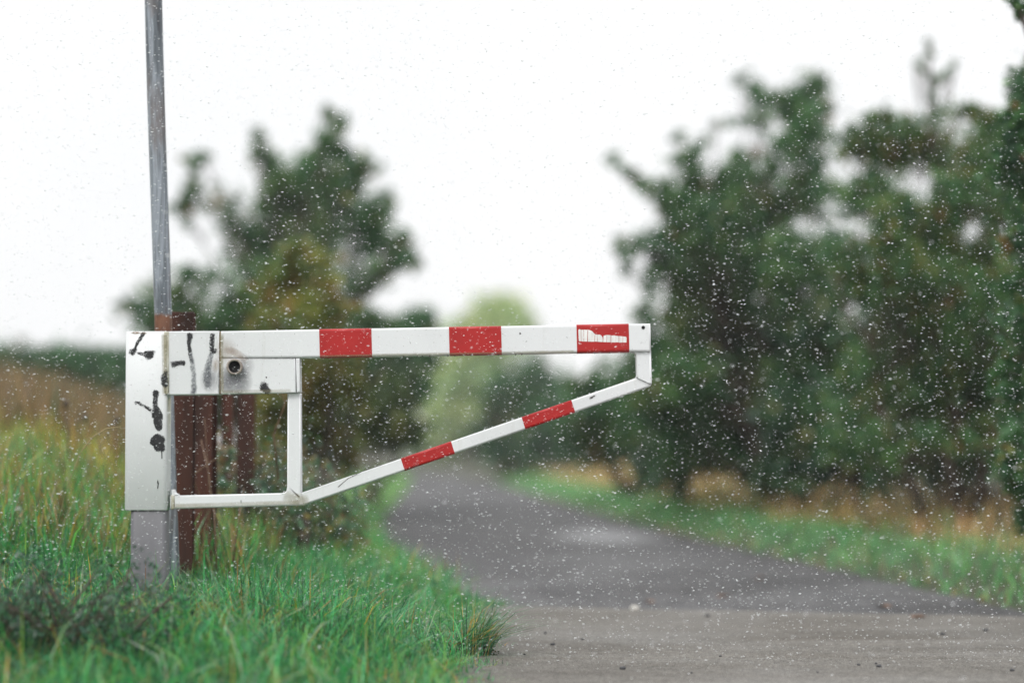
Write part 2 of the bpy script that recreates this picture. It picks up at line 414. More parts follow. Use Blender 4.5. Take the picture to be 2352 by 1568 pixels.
def leafcloud(centers, radii, count, size, pal, wts, squash=1.0, jitter=.22, clump=None):
    """leaf quads scattered in and around the given centres; returns V,F,C"""
    k = len(centers); vol = radii ** 1.7; pr = vol / vol.sum()
    ci = RNG.choice(k, count, p=pr)
    # sub clumps inside each blob so that the edge is ragged
    sub = 7
    so = RNG.normal(0, 1, (k, sub, 3)); so /= np.linalg.norm(so, axis=2, keepdims=True); so *= RNG.uniform(.25, 1.15, (k, sub, 1)) ** .6
    si = RNG.integers(0, sub, count)
    off = so[ci, si] * radii[ci][:, None] * .8 + RNG.normal(0, 1, (count, 3)) * (radii[ci] * RNG.choice([.14, .22, .36], count, p=[.4, .35, .25]))[:, None]
    c = centers[ci] + off
    a = RNG.normal(0, 1, (count, 3)); a /= np.linalg.norm(a, axis=1, keepdims=True)
    b = np.cross(a, RNG.normal(0, 1, (count, 3))); b /= np.linalg.norm(b, axis=1, keepdims=True) + 1e-9
    L = size * RNG.uniform(.6, 1.35, count)[:, None]
    nrm = np.cross(a, b)
    V = np.stack([c - a * L * .5, c + b * L * .3 + nrm * L * .08, c + a * L * .5, c - b * L * .3 + nrm * L * .08], 1).reshape(-1, 3)
    F = np.arange(count * 4).reshape(-1, 4)
    pal = np.array(pal); tw = RNG.choice(len(pal), (k, sub), p=np.array(wts) / sum(wts))
    own = RNG.choice(len(pal), count, p=np.array(wts) / sum(wts))
    pi = np.where(RNG.uniform(0, 1, count) < .6, tw[ci, si], own)
    shade = RNG.uniform(.85, 1.15, (k, sub))[ci, si]
    C = pal[pi] * shade[:, None] * (1 + RNG.normal(0, jitter, (count, 1))).clip(.4, 1.7)
    return V, F, np.repeat(C.clip(.003, .8), 4, axis=0)

GREEN = [(.050, .138, .058), (.070, .178, .066), (.110, .215, .066), (.040, .104, .054), (.20, .21, .055), (.24, .135, .05)]
GW = [5, 5, 3.4, 3.6, .8, .3]
def tree(name, label, cat, D, spread, blobs, count, size, base_px, pal=GREEN, wts=GW, trunk_r=.08, group=None, foot=None, stems=1):
    """blobs: (px, py, r_px) at distance D; their true depth varies by spread metres"""
    cs = []; rs = []
    for (x, y, r) in blobs:  # centre and reach of each leafy mass
        rr = r * (1.14 if 'left half' in label else 1.08) / FPX * D
        dd = D + random.uniform(-1, 1) * spread * min(1, .35 + r / 90)
        p = P(x, y, dd); cs.append(p); rs.append(rr * dd / D)
        if r > 44 and spread > .8:      # a second mass further back gives the crown its body
            p = P(x + random.uniform(-30, 30), y + random.uniform(-10, 30), dd + spread * random.uniform(.6, 1.2)); cs.append(p); rs.append(rr * .95)
    # sprays of leaves run along the limbs, from each mass back towards the next one further in
    ax_ = sum(c.x for c in cs) / len(cs); az_ = min(c.z for c in cs) * .5 + sum(c.z for c in cs) / len(cs) * .5; n0 = len(cs)
    for i in range(n0):
        di = math.hypot(cs[i].x - ax_, cs[i].z - az_); best = None
        for j in range(n0):
            if math.hypot(cs[j].x - ax_, cs[j].z - az_) < di - .02:
                q = (cs[j] - cs[i]).length
                if best is None or q < best[0]: best = (q, j)
        if best and best[0] < 1.6 * (rs[i] + rs[best[1]]) + .4:
            for t in (.35, .7):
                cs.append(cs[i].lerp(cs[best[1]], t)); rs.append((rs[i] * (1 - t) + rs[best[1]] * t) * .8)
    base = P(base_px, 1030, D); bx = base.x; bz = float(H(bx, D)) - .05
    t = thing(name, label, cat, (bx, D, bz), group)
    V, F, C = leafcloud(np.array([tuple(c) for c in cs]), np.array(rs), count, size, pal, wts)
    np_mesh('crown', V, [F], M['leaf'], t, C)
    top = max(c.z for c in cs); TV = []; TF = []
    def add(pts, rad, seg=7):
        v, f = tube_np(pts, rad, seg); o = len(TV); TV.extend(v); TF.extend([tuple(i + o for i in q) for q in f])
    mainz = bz + (top - bz) * .62; sx = sum(c.x for c in cs) / len(cs)
    axes = []
    for s in range(stems):
        ox = random.uniform(-.3, .3) * (stems > 1); ex = (sx - bx) * .5 + (random.uniform(-.9, .9) if stems > 1 else 0)
        ax = [Vector((bx + ox + ex * (k / 7) + .06 * math.sin(k * 1.7 + s), D + .08 * math.sin(k * 2.1 + s) + (random.uniform(-.2, .2) if stems > 1 else 0) * k / 7, bz + (mainz - bz) * k / 7)) for k in range(8)]
        add(ax, [trunk_r * (1.25 if k == 0 else 1 - .75 * k / 7) for k in range(8)], 9); axes.append(ax)
    for c, r in zip(cs[:n0], rs[:n0]):
        ax = random.choice(axes)
        best = min(range(8), key=lambda k: abs(ax[k].z - (bz + (c.z - bz) * .55)))
        a = ax[best]; mid = a.lerp(c, .5) + Vector((random.uniform(-.1, .1), random.uniform(-.1, .1), -.10 * (c - a).length * .6 + .05))
        q = [a, a.lerp(mid, .5) + Vector((0, 0, -.02)), mid, mid.lerp(c, .55) + Vector((0, 0, .03)), c + Vector((0, 0, r * .5))]
        r0 = trunk_r * .35 * (1 - best / 10); add(q, [r0, r0 * .75, r0 * .5, r0 * .3, .004], 5)
        for _ in range(3):
            e = c + Vector((random.uniform(-1, 1), random.uniform(-1, 1), random.uniform(-.4, 1))) * r
            add([q[3], q[3].lerp(e, .5) + Vector((0, 0, .02)), e], [r0 * .22 + .003, .005, .002], 4)
    mk('trunk', TV, TF, M['bark'], t, True)
    return t

# ------------------------------------------------------------------ THE BARRIER
gate = thing('barrier_gate', 'white metal swing barrier with red bands and black spray marks beside the lane', 'barrier', (P(340, 1170, GY).x, GY, 0))
CYL = GY
sl_l, sl_r = P(287, 900, GY - .06).x, P(384, 900, GY - .06).x
SW = sl_r - sl_l; scx = (sl_l + sl_r) / 2; SF = GY - .06          # sleeve width, centre, front face
z_top = P(300, 760.5, SF).z; z_bot = P(300, 1172, SF).z
column('post_sleeve', scx, GY, SW, .12, .016, z_bot, z_top, M['white'], gate, .004)
gl, gr = P(299, 1200, GY - .052).x, P(381.5, 1200, GY - .052).x
column('support_post', (gl + gr) / 2, GY, gr - gl, .104, .016, float(H(-1.4, GY)) - .3, z_bot + .0, M['post'], gate, .002)
HF = GY - .0585; BF = GY - .050; TF_ = GY - .030                   # front faces: hinge box, top bar, thin tubes
# square box between sleeve and bar
prism_px('hinge_box', [(385.5, 761), (503.5, 760), (503.5, 905.5), (385.5, 907)], HF, GY + .060, .005, M['white'], gate, open_edges=(3,))
prism_px('weld_bead', [(377.5, 762), (388.5, 762), (389.5, 906), (378, 906, 2)], HF - .007, HF + .05, .006, M['weld'], gate)
prism_px('weld_bead', [(391, 1136), (399, 1138), (400, 1167.6), (391, 1171)], TF_ - .006, TF_ + .05, .005, M['weld'], gate)
def ytop(x): return 760 - .0176 * (x - 500)
prism_px('top_bar', [(507.5, ytop(507) + .3), (1494, ytop(1494)), (1495.5, 807), (1452, 807.4), (690, 821.5), (507.5, 822.5)], BF, GY + .050, .0085, M['white'], gate, open_edges=(5,))
prism_px('rust_joint', [(503, 761.5), (508.5, 761.5), (508.5, 904.5), (503, 905)], BF + .004, GY + .045, .001, mat_dirty('rust_joint', (.12, .08, .04), (.33, .26, .16), 60, .8, (1, 1, .6), .5), gate)
prism_px('gusset_plate', [(507.5, 823.2), (678, 822.6), (680, 901.5), (507.5, 904.5)], BF + .0008, GY + .048, .004, M['white'], gate, open_edges=(3,))
prism_px('cap_strip', [(679.6, 823), (687.5, 822.5), (688.5, 900, 2), (681.2, 901.2)], BF + .002, GY + .046, .003, M['white'], gate)
prism_px('frame_upright', [(659, 903), (689.5, 902.2), (690.5, 1131), (688, 1140), (655, 1140), (643, 1132), (652, 1130.5), (656.5, 1127), (658, 1118)],
         TF_ - .0004, GY + .0296, .006, M['white'], gate, open_edges=(0, 2, 3, 4))
prism_px('corner_web', [(392, 1124), (396.5, 1124), (399, 1132, 3), (408, 1137.2), (392, 1138)], TF_ + .002, GY + .028, .002, M['white'], gate)
prism_px('lower_bar', [(389, 1138.2), (644, 1132.6), (690, 1131.5), (696.5, 1160.2), (396, 1168.5), (389, 1170)], TF_, GY + .030, .0075, M['white'], gate, open_edges=(1, 2, 5))
prism_px('diagonal_bar', [(690.8, 1131.2), (1450, 871.2), (1461.5, 866.5), (1497.3, 882.5), (1494.5, 886.8), (1490, 888.6), (697.3, 1160.0)], TF_ + .0003, GY + .0303, .0075, M['white'], gate, open_edges=(2, 6))
prism_px('end_post', [(1452, 808), (1496, 807.6), (1498, 878), (1497.6, 882), (1461.8, 866), (1463, 861), (1461, 818), (1459, 811)], TF_ - .0065, GY + .0365, .0075, M['white'], gate, open_edges=(0, 3))
def bandpoly_top(a, b):
    f = lambda x: 821.5 - (x - 690) * (821.5 - 807.4) / (1452 - 690)
    return [(a, ytop(a)), (b, ytop(b)), (b + 1.6, f(b)), (a + 1.6, f(a))]
for a, b in ((733, 853), (1031, 1151), (1324, 1444)):
    prism_px('red_band', bandpoly_top(a, b), BF - .0007, GY + .0507, .0090, M['red'], gate, open_edges=(1, 3), grow=.0006)
def du(x): return 1131.2 - (x - 690.8) * (1131.2 - 871.2) / (1450 - 690.8)
def dl_(x): return 1160.0 - (x - 697.3) * (1160.0 - 888.6) / (1490 - 697.3)
for a, b in ((920, 1035.5), (1198, 1312.5)):
    prism_px('red_band', [(a, du(a)), (b, du(b)), (b + 9, dl_(b + 9)), (a + 9, dl_(a + 9))], TF_ - .0004, GY + .0309, .0080, M['red'], gate, open_edges=(1, 3), grow=.0006)
# lock tube sticking out of the box
def disc_tube(name, px, py, y0, y1, ro, ri, mat, parent, seg=32, deep=None):
    c = P(px, py, y0); V = []; F = []
    prof = [(y1, ro), (y0 + .002, ro), (y0, ro - .002), (y0, ri + .001), (y0 + .0015, ri), (deep if deep else y1, ri)]
    for yy, r in prof:
        for k in range(seg):
            a = 2 * math.pi * k / seg; V.append((c.x + r * math.cos(a), yy, c.z + r * math.sin(a)))
    for i in range(len(prof) - 1):
        for k in range(seg): F.append((i * seg + k, (i + 1) * seg + k, (i + 1) * seg + (k + 1) % seg, i * seg + (k + 1) % seg))
    return mk(name, V, F, mat, parent, True)
lt = disc_tube('lock_tube', 538, 842, BF - .022, BF + .01, 18.5 * .0016, 13.6 * .0016, M['ring'], gate)
disc = P(538, 842, BF - .006)
mk('tube_shade_disc', [(disc.x + 13.8 * .0016 * math.cos(a * math.pi / 12), BF - .004, disc.z + 13.8 * .0016 * math.sin(a * math.pi / 12)) for a in range(24)], [tuple(range(24))], M['black'], lt)  # flat black disc, paints the shade inside the tube
def dot(name, px, py, r, y, mat, parent, irr=.15, seg=14):
    c = P(px, py, y); V = []
    for k in range(seg):
        a = 2 * math.pi * k / seg; q = r * .0016 * (1 + random.uniform(-irr, irr)); V.append((c.x + q * math.cos(a), y, c.z + q * math.sin(a)))
    return mk(name, V, [tuple(range(seg))], mat, parent)
disc_tube('drilled_hole', 1477.5, 752, BF - .0012, BF + .001, 4.6 * .0016, 3.6 * .0016, M['post'], gate, 18)
dot('hole_shade_disc', 1477.5, 752, 3.9, BF - .0007, M['black'], gate, .02)  # black disc on the bar face, paints the dark inside of the hole
dot('paint_chip', 1195, 766, 2.2, BF - .0006, M['black'], gate, .5, 9)
dot('paint_chip', 612, 866, 2.0, BF - .0004, M['black'], gate, .5, 9)
# tape remains on the third red band (photo pixels)
def zc(x, y): return ((1240 + x / 4.611) / 1.0884, (780 + y / 4.611) / 1.0884)
strips = [[(948, 208), (962, 196), (978, 204), (980, 336), (955, 334)], [(981, 203), (1010, 203), (1010, 338), (982, 336)], [(1013, 202), (1048, 204), (1056, 196), (1052, 338), (1013, 338)],
          [(1060, 202), (1090, 210), (1112, 222), (1130, 244), (1139, 246), (1136, 340), (1058, 338)], [(1142, 256), (1168, 258), (1168, 341), (1140, 340)], [(1171, 258), (1196, 260), (1214, 268), (1228, 290), (1233, 320), (1228, 343), (1171, 341)],
          [(1240, 270), (1274, 264), (1275, 346), (1236, 345)], [(1278, 264), (1322, 266), (1322, 347), (1278, 346)], [(1328, 268), (1380, 272), (1380, 348), (1327, 347)], [(1382, 272), (1416, 277), (1416, 350), (1383, 348)],
          [(1420, 277), (1462, 281), (1461, 350), (1420, 350)], [(1465, 281), (1500, 284), (1506, 300), (1503, 348), (1464, 350)]]
tv = []; tf = []
for s in strips:
    pp = [P(*zc(x + random.uniform(-1, 1), y + random.uniform(-2, 2)), BF - .001) for x, y in s]; o0 = len(tv); m_ = len(pp)
    tv += [(p.x, BF - .0011, p.z) for p in pp] + [(p.x, BF - .0008, p.z) for p in pp]
    tf.append(tuple(o0 + i for i in range(m_)))
    for i in range(m_): tf.append((o0 + i, o0 + m_ + i, o0 + m_ + (i + 1) % m_, o0 + (i + 1) % m_))
mk('torn_sticker', tv, tf, M['tape'], gate)

# spray marks, soot and grime: thin films following the surface
def ysurf(x, y):
    """front surface depth at a barrier pixel"""
    if 377 < x < 389.5 and y < 907: return HF - .0073
    if x < 389:
        wx = P(x, y, SF).x; e = min(wx - sl_l, sl_r - wx); r = .016
        return SF + (r - math.sqrt(max(r * r - (r - e) ** 2, 0)) if e < r else 0)
    if x < 504 and y < 910: return HF
    if y < 905: return BF
    return TF_ - .0005
def film(name, pts, mat, parent, across=8, lift=.0007, soft=.5, ymode=None):
    """pts: (px, py, halfwidth_px, density)"""
    fine = []
    for i in range(len(pts) - 1):
        a, b = pts[i], pts[i + 1]; n = max(2, int(math.hypot(b[0] - a[0], b[1] - a[1]) / 2.5))
        for k in range(n):
            t = k / n; fine.append(tuple(a[j] * (1 - t) + b[j] * t for j in range(4)))
    fine.append(pts[-1]); V = []; C = []; F = []; W = across + 1
    for i, (x, y, w, d) in enumerate(fine):
        q, p = fine[min(i + 1, len(fine) - 1)], fine[max(i - 1, 0)]
        dx, dy = q[0] - p[0], q[1] - p[1]; L = math.hypot(dx, dy) or 1; nx_, ny_ = -dy / L, dx / L
        for k in range(W):
            s = 2 * k / across - 1; X_, Y_ = x + nx_ * w * s, y + ny_ * w * s
            yy = (ymode(X_, Y_) if ymode else ysurf(X_, Y_)) - lift
            v = P(X_, Y_, yy); V.append((v.x, yy, v.z))
            end = min(1, i / 2, (len(fine) - 1 - i) / 2)
            C.append((d * (1 - abs(s) ** (1 / max(soft, .05) * 1.2)) * end,) * 3)
    for i in range(len(fine) - 1):
        for k in range(across): F.append((i * W + k, i * W + k + 1, (i + 1) * W + k + 1, (i + 1) * W + k))
    return np_mesh(name, np.array(V), [np.array(F)], mat, parent, np.array(C))
def blot(name, px, py, rx, ry, mat, parent, dens=1.0, rot=0, power=1.0, lift=.0005, rings=9, seg=26):
    V = []; C = []; F = []
    for j in range(rings + 1):
        for k in range(seg):
            a = 2 * math.pi * k / seg; q_ = 1 + (.16 * math.sin(2 * a + px) + .10 * math.sin(3 * a + py) + .06 * math.sin(5 * a + px * 2) if mat.name == 'black_spray' else 0)
            u, v = q_ * rx * j / rings * math.cos(a), q_ * ry * j / rings * math.sin(a)
            x = px + u * math.cos(rot) - v * math.sin(rot); y = py + u * math.sin(rot) + v * math.cos(rot)
            yy = ysurf(x, y) - lift; p = P(x, y, yy); V.append((p.x, yy, p.z)); C.append((dens * max(0, 1 - (j / rings)) ** power,) * 3)
    for j in range(rings):
        for k in range(seg): F.append((j * seg + k, j * seg + (k + 1) % seg, (j + 1) * seg + (k + 1) % seg, (j + 1) * seg + k))
    return np_mesh(name, np.array(V), [np.array(F)], mat, parent, np.array(C))
def z1(x, y): return ((280 + x / 4.481) / 1.0884, (700 + y / 4.481) / 1.0884)   # from the enlarged upper view
def z2(x, y): return ((280 + x / 3.733) / 1.0884, (1000 + y / 3.733) / 1.0884)  # from the enlarged lower view
def S1(l, z=z1): return [(*z(x, y), w / 4.9, d) for x, y, w, d in l]
# soot round the tube
blot('soot_stain', *z1(1370, 1130), 44, 40, M['soot'], gate, 1.25, .1, .8, .0004)
blot('soot_stain', *z1(1480, 960), 26, 30, M['soot'], gate, .5, 0, .8, .00045)
blot('soot_stain', *z1(1100, 1110), 25, 34, M['soot'], gate, .7, 0, .8, .0004)
film('soot_stain', S1([(1250, 800, 40, .3), (1330, 790, 50, .6), (1420, 830, 50, .6), (1520, 920, 40, .4)]), M['brown'], gate, lift=.0005)
blot('rust_stain', *z1(1270, 790), 30, 34, M['brown'], gate, .75, 0, 1, .00048)
blot('rust_stain', *z1(1160, 950), 10, 18, M['brown'], gate, .9, 0, .8, .0005)
film('seam_grime', S1([(590, 600, 45, 1), (590, 760, 40, .8), (590, 1000, 34, .8), (590, 1290, 34, .7)]), M['grime'], gate, lift=.0005)
film('seam_grime', [(388, 912, 6, 1.1), (388, 960, 6, .6), (388.5, 1010, 5, 0.2)], M['grime'], gate, lift=.0006, ymode=lambda x, y: ysurf(min(x, 388), y) if x < 389 else SF + .004)
film('seam_grime', S1([(1225, 600, 30, .9), (1225, 900, 26, .9), (1235, 1270, 26, .8)]), M['grime'], gate, lift=.0005)
film('seam_grime', [(650, 1136, 14, .4), (675, 1145, 16, .8), (698, 1148, 14, .9), (712, 1144, 12, .2)], M['grime'], gate, lift=.0008, ymode=lambda x, y: TF_)
film('seam_grime', [(735, 817, 3.5, .5), (900, 814, 3.5, .6), (1150, 809.5, 3.5, .5), (1320, 806.5, 3.5, .7)], M['grime'], gate, lift=.0006, ymode=lambda x, y: BF)
film('seam_grime', [(400, 1161, 6, .8), (520, 1158, 6, .5), (690, 1153, 6, .8)], M['grime'], gate, lift=.0006, ymode=lambda x, y: TF_)
film('seam_grime', [(510, 900, 5, .6), (600, 898, 5, .5), (670, 897, 5, .5)], M['grime'], gate, lift=.0006)
# black marks
G = M['graf']; GG = M['grafg']
film('graffiti_mark', S1([(335, 572, 40, 1.0), (350, 600, 34, .9), (320, 650, 28, .9), (290, 690, 24, .9), (265, 750, 16, .7), (250, 775, 18, .6)]), G, gate)
blot('graffiti_mark', *z1(232, 803), 10.5, 10, G, gate, 1.1, 0, .55)
film('graffiti_mark', S1([(270, 800, 18, .3), (320, 825, 22, .5), (370, 830, 36, .7)]), G, gate)
blot('graffiti_mark', *z1(415, 835), 14, 13.5, G, gate, 1.3, .3, .5)
film('graffiti_mark', S1([(875, 580, 40, 1.1), (868, 640, 42, 1.15), (862, 720, 24, .8), (875, 820, 32, .7), (898, 940, 34, .62)]), G, gate)
film('graffiti_mark', S1([(875, 800, 34, .9), (898, 940, 36, 1), (915, 1080, 38, 1), (918, 1200, 42, 1), (910, 1285, 42, 1.2)]), GG, gate, lift=.0008)
film('graffiti_mark', S1([(1128, 585, 36, 1), (1120, 700, 38, .85), (1118, 800, 36, .9), (1165, 790, 36, .8), (1185, 800, 30, .7)]), G, gate)
film('graffiti_mark', S1([(1118, 800, 34, 1), (1080, 940, 44, 1), (1062, 1060, 54, 1), (1065, 1180, 56, 1.1), (1068, 1240, 40, .9)]), GG, gate, lift=.0008)
film('graffiti_mark', S1([(655, 955, 44, .8), (740, 932, 42, .85), (810, 925, 38, 1), (832, 925, 26, .8)]), G, gate)
film('graffiti_mark', S1([(612, 1000, 20, .5), (590, 1080, 46, .8), (592, 1160, 50, .9), (610, 1215, 24, .9)]), G, gate, lift=.0009)
film('graffiti_mark', S1([(500, 1215, 30, .9), (492, 1250, 44, 1), (487, 1340, 34, .9), (484, 1410, 38, 1), (500, 1480, 66, 1.4), (508, 1550, 66, 1.5)]), G, gate)
film('graffiti_mark', [(*z2(420, 80), 10, 1.3), (*z2(432, 150), 12.5, 1.6), (*z2(430, 210), 12, 1.6), (*z2(440, 260), 9, 1.6), (*z2(443, 295), 3, 1.2)], G, gate, lift=.0009)
film('graffiti_mark', S1([(285, 1370, 34, .75), (330, 1395, 18, .5), (400, 1430, 20, .65), (455, 1470, 30, .9)]), G, gate, lift=.0008)
blot('graffiti_mark', *z1(285, 1370), 7.5, 7, G, gate, .8, 0, .8)
blot('graffiti_mark', *z2(432, 395), 20, 20, G, gate, 2.2, .1, .55)
blot('graffiti_mark', *z2(380, 400), 9, 6, G, gate, 1.2, 0, .6, .0008)
film('graffiti_mark', [(*z2(464, 440), 1.8, 2), (*z2(465, 500), 1.4, 2), (*z2(466, 552), 1.2, 2)], G, gate, across=4, soft=.2)
film('graffiti_mark', [(*z2(425, 735), 1.5, .8), (*z2(430, 780), 2.5, .9), (*z2(424, 840), 1.6, .6)], G, gate, across=4)
blot('graffiti_mark', *z1(1712, 1205), 14, 15.5, G, gate, 1.25, -.4, .6)
film('scratch_mark', S1([(1752, 1075, 10, 1), (1765, 1100, 10, 1.1)]), G, gate, across=4)
film('scratch_mark', [(775, 1119, 1.2, .9), (800, 1098, 1.1, .8), (840, 1078, 1.1, .9), (880, 1066, 1, .8)], M['scr'], gate, across=4, ymode=lambda x, y: TF_)
film('scratch_mark', [(1353, 916, 3, .8), (1362, 911, 3, .9), (1370, 906, 2.4, .6)], M['scr'], gate, across=4, ymode=lambda x, y: TF_)
film('scratch_mark', [(*z2(1203, 925), 1.2, 1.4), (*z2(1205, 965), 1.2, 1.2)], M['scr'], gate, across=4, ymode=lambda x, y: TF_)
for px, py, w, d in ((312, 762, 12, 1), (330, 763, 8, 1)): blot('paint_loss', px, py + 2, w, 3.5, M['rustf'] if 'rustf' in M else M['brown'], gate, 1.6, 0, .5)
film('seam_line', [(560, 822.9, .8, 1.5), (620, 823, .8, 1.5), (678, 822.7, .8, 1.7)], M['scr'], gate, across=4, lift=.0012, ymode=lambda x, y: BF)
for k in range(26):   # scuffs and chips
    x = random.choice([random.uniform(300, 365), random.uniform(520, 730), random.uniform(860, 1030), random.uniform(1155, 1320)])
    y = random.uniform(770, 1160) if x < 370 else random.uniform(764, 806)
    film('scuff_mark', [(x, y, .9, .9), (x + random.uniform(-4, 4), y + random.uniform(1, 7), .7, .8)], M['scr'], gate, across=3)
# drops hanging under the bar
for k in range(12):
    x = random.uniform(900, 1440); yb = 821.5 - (x - 690) * .0185; c = P(x, yb + .4, BF + .014)
    V = []; F = []
    for j, (dz, r) in enumerate(((.0012, .0030), (-.0010, .0034), (-.0036, .0027), (-.0052, .0010))):
        for q in range(8): V.append((c.x + r * math.cos(q * math.pi / 4), c.y + r * math.sin(q * math.pi / 4), c.z + dz))
    for j in range(3):
        for q in range(8): F.append((j * 8 + q, j * 8 + (q + 1) % 8, (j + 1) * 8 + (q + 1) % 8, (j + 1) * 8 + q))
    F += [tuple(range(8)), tuple(range(24, 32))]
    if 'drop' not in M:
        m_, nt_, b_ = new_mat('water_drop'); b_.inputs['Base Color'].default_value = (.25, .25, .24, 1); b_.inputs['Roughness'].default_value = .08; M['drop'] = m_
    mk('water_drop', V, F, M['drop'], gate, True)

# ------------------------------------------------------------------ leaning galvanised pole behind
PD = 9.35
a = P(391.5, 1300, PD); b = P(352, 0, PD); d = (b - a); foot = a + d * ((float(H(a.x, PD)) - .25 - a.z) / d.z); topp = a + d * 1.22
pr = P(372, 300, PD).x - P(352, 300, PD).x
pts = [foot.lerp(topp, k / 14) + Vector((.0012 * math.sin(k * 1.1), .001 * math.cos(k), 0)) for k in range(15)]
pole = thing('steel_pole', 'tall leaning galvanised steel pole with a rusty foot behind the barrier post', 'pole', tuple(foot))
v, f = tube_np(pts, [pr * (1 - .0 * k) for k in range(15)], 20); mk('shaft', v, f, M['galv'], pole, True)
cp = [topp + d.normalized() * t for t in (-.03, .012, .02)]; v, f = tube_np(cp, [pr + .003, pr + .003, pr * .6], 20); mk('pole_cap', v, f, M['galv'], pole, True)

# ------------------------------------------------------------------ rusty steel posts
def hbeam(px0, px1, ptop, D, label, rot):
    x0, x1 = P(px0, 900, D).x, P(px1, 900, D).x; w = x1 - x0; cx = (x0 + x1) / 2
    zt = P(px0, ptop, D).z; zb = float(H(cx, D)) - .3; t = .009; dp = .10
    th = thing('rusty_post', label, 'post', (cx, D, zb), 'rusty steel posts behind the barrier')
    prof = [(-w / 2, -dp / 2), (w / 2, -dp / 2), (w / 2, -dp / 2 + t), (t / 2, -dp / 2 + t), (t / 2, dp / 2 - t), (w / 2, dp / 2 - t), (w / 2, dp / 2), (-w / 2, dp / 2), (-w / 2, dp / 2 - t), (-t / 2, dp / 2 - t), (-t / 2, -dp / 2 + t), (-w / 2, -dp / 2 + t)]
    V = []; F = []; n = 12; L = 9
    for j in range(L):
        z = zb + (zt - zb) * j / (L - 1)
        for k, (x, y) in enumerate(prof):
            xr_ = x * math.cos(rot) - y * math.sin(rot); yr_ = x * math.sin(rot) + y * math.cos(rot)
            V.append((cx + xr_ + random.uniform(-.0008, .0008), D + yr_ + random.uniform(-.0008, .0008), z + (random.uniform(-.004, .004) if j == L - 1 else 0)))
    for j in range(L - 1):
        for k in range(n): F.append((j * n + k, j * n + (k + 1) % n, (j + 1) * n + (k + 1) % n, (j + 1) * n + k))
    o = (L - 1) * n
    for q in ((0, 1, 2, 3, 10, 11), (3, 4, 9, 10), (4, 5, 6, 7, 8, 9)): F.append(tuple(o + i for i in q))
    mk('beam', V, F, M['rust'], th)
    return th
hbeam(388, 446, 718, 9.75, 'dark rusty steel post rising above the bar just right of the pole', .05)
hbeam(451, 494, 800, 10.3, 'second rusty post from the pole, seen through the square opening', -.12)
hbeam(511, 533, 805, 12.2, 'darkest rusty post in the gap between the second and the reddish one', .3)
hbeam(545, 584, 800, 11.6, 'reddish rusty post furthest from the pole in the square opening', .2)

# ------------------------------------------------------------------ grass
EM = [(.028, .225, .082), (.050, .315, .110), (.011, .085, .042), (.12, .42, .11), (.20, .32, .06), (.40, .25, .04), (.32, .16, .065), (.30, .38, .28)]
EW = [6, 5, 5, 2.5, 1.2, .55, .3, .35]
def scatter(n, x0, x1, y0, y1, keep):
    x = RNG.uniform(x0, x1, n); y = RNG.uniform(y0, y1, n); k = keep(x, y); x, y = x[k], y[k]
    return np.stack([x, y, H(x, y) - .008], 1)
def pn(x, y, s, o=0): return .5 + .25 * (np.sin(x * s + 1.1 + o) * np.cos(y * s * .8 + 2.0 + o) + np.sin((x + y) * s * .6 + o) )
def near_keep(x, y):
    e = xl(y) - x + .06 * np.sin(y * 9) + .05 * np.sin(y * 23)
    return (e > RNG.uniform(-.02, .12, len(x)) ** 1)
pos = scatter(230000, -3.4, .02, 4.2, 12.5, near_keep)
dz = pn(pos[:, 0], pos[:, 1], 7.0) * .5 + pn(pos[:, 0], pos[:, 1], 2.3, 1.5) * .5
pos = pos[RNG.uniform(0, 1, len(pos)) < (.45 + .75 * dz)]
e = xl(pos[:, 1]) - pos[:, 0]
dz = pn(pos[:, 0], pos[:, 1], 7.0) * .5 + pn(pos[:, 0], pos[:, 1], 2.3, 1.5) * .5
h = (.085 + .16 * dz) * (.35 + .65 * sstep(0, .5, e)) * RNG.uniform(.55, 1.35, len(pos)) * (.58 + .42 * sstep(7.0, 8.5, pos[:, 1]))
def near_col(p, k):
    patch = pn(p[:, 0], p[:, 1], 5.5, 3.0); dk = np.exp(-(((p[:, 0] + 1.95) / .55) ** 2 + ((p[:, 1] - 8.0) / .8) ** 2))
    w = np.array(EW)[None, :] * np.ones((len(p), 1)); w[:, 5:7] *= (.3 + 3.0 * patch ** 3)[:, None]; w[:, 2] *= 1 + 2 * dk
    w[:, 5] *= 1 + 4 * np.exp(-((xl(p[:, 1]) - p[:, 0]) / .12) ** 2)
    cw = np.cumsum(w, 1); cw /= cw[:, -1:]; return (RNG.uniform(0, 1, (len(p), 1)) > cw).sum(1)
blades('grass', pos, h, RNG.uniform(.0022, .0046, len(pos)), M['grass'], EM, EW, .80, label='lush wet emerald grass round the barrier post', cat='grass', dryfn=near_col)
# long loose blades and straws
pos = scatter(6500, -3.2, -.15, 6.6, 12.0, lambda x, y: xl(y) - x > .05)
blades('long_grass', pos, RNG.uniform(.16, .30, len(pos)), RNG.uniform(.003, .0055, len(pos)), M['grass'], EM, [4, 5, 2, 4, 2, 1.6, .7, 2.0], .95, label='long arching blades and straws standing above the short grass', cat='grass')
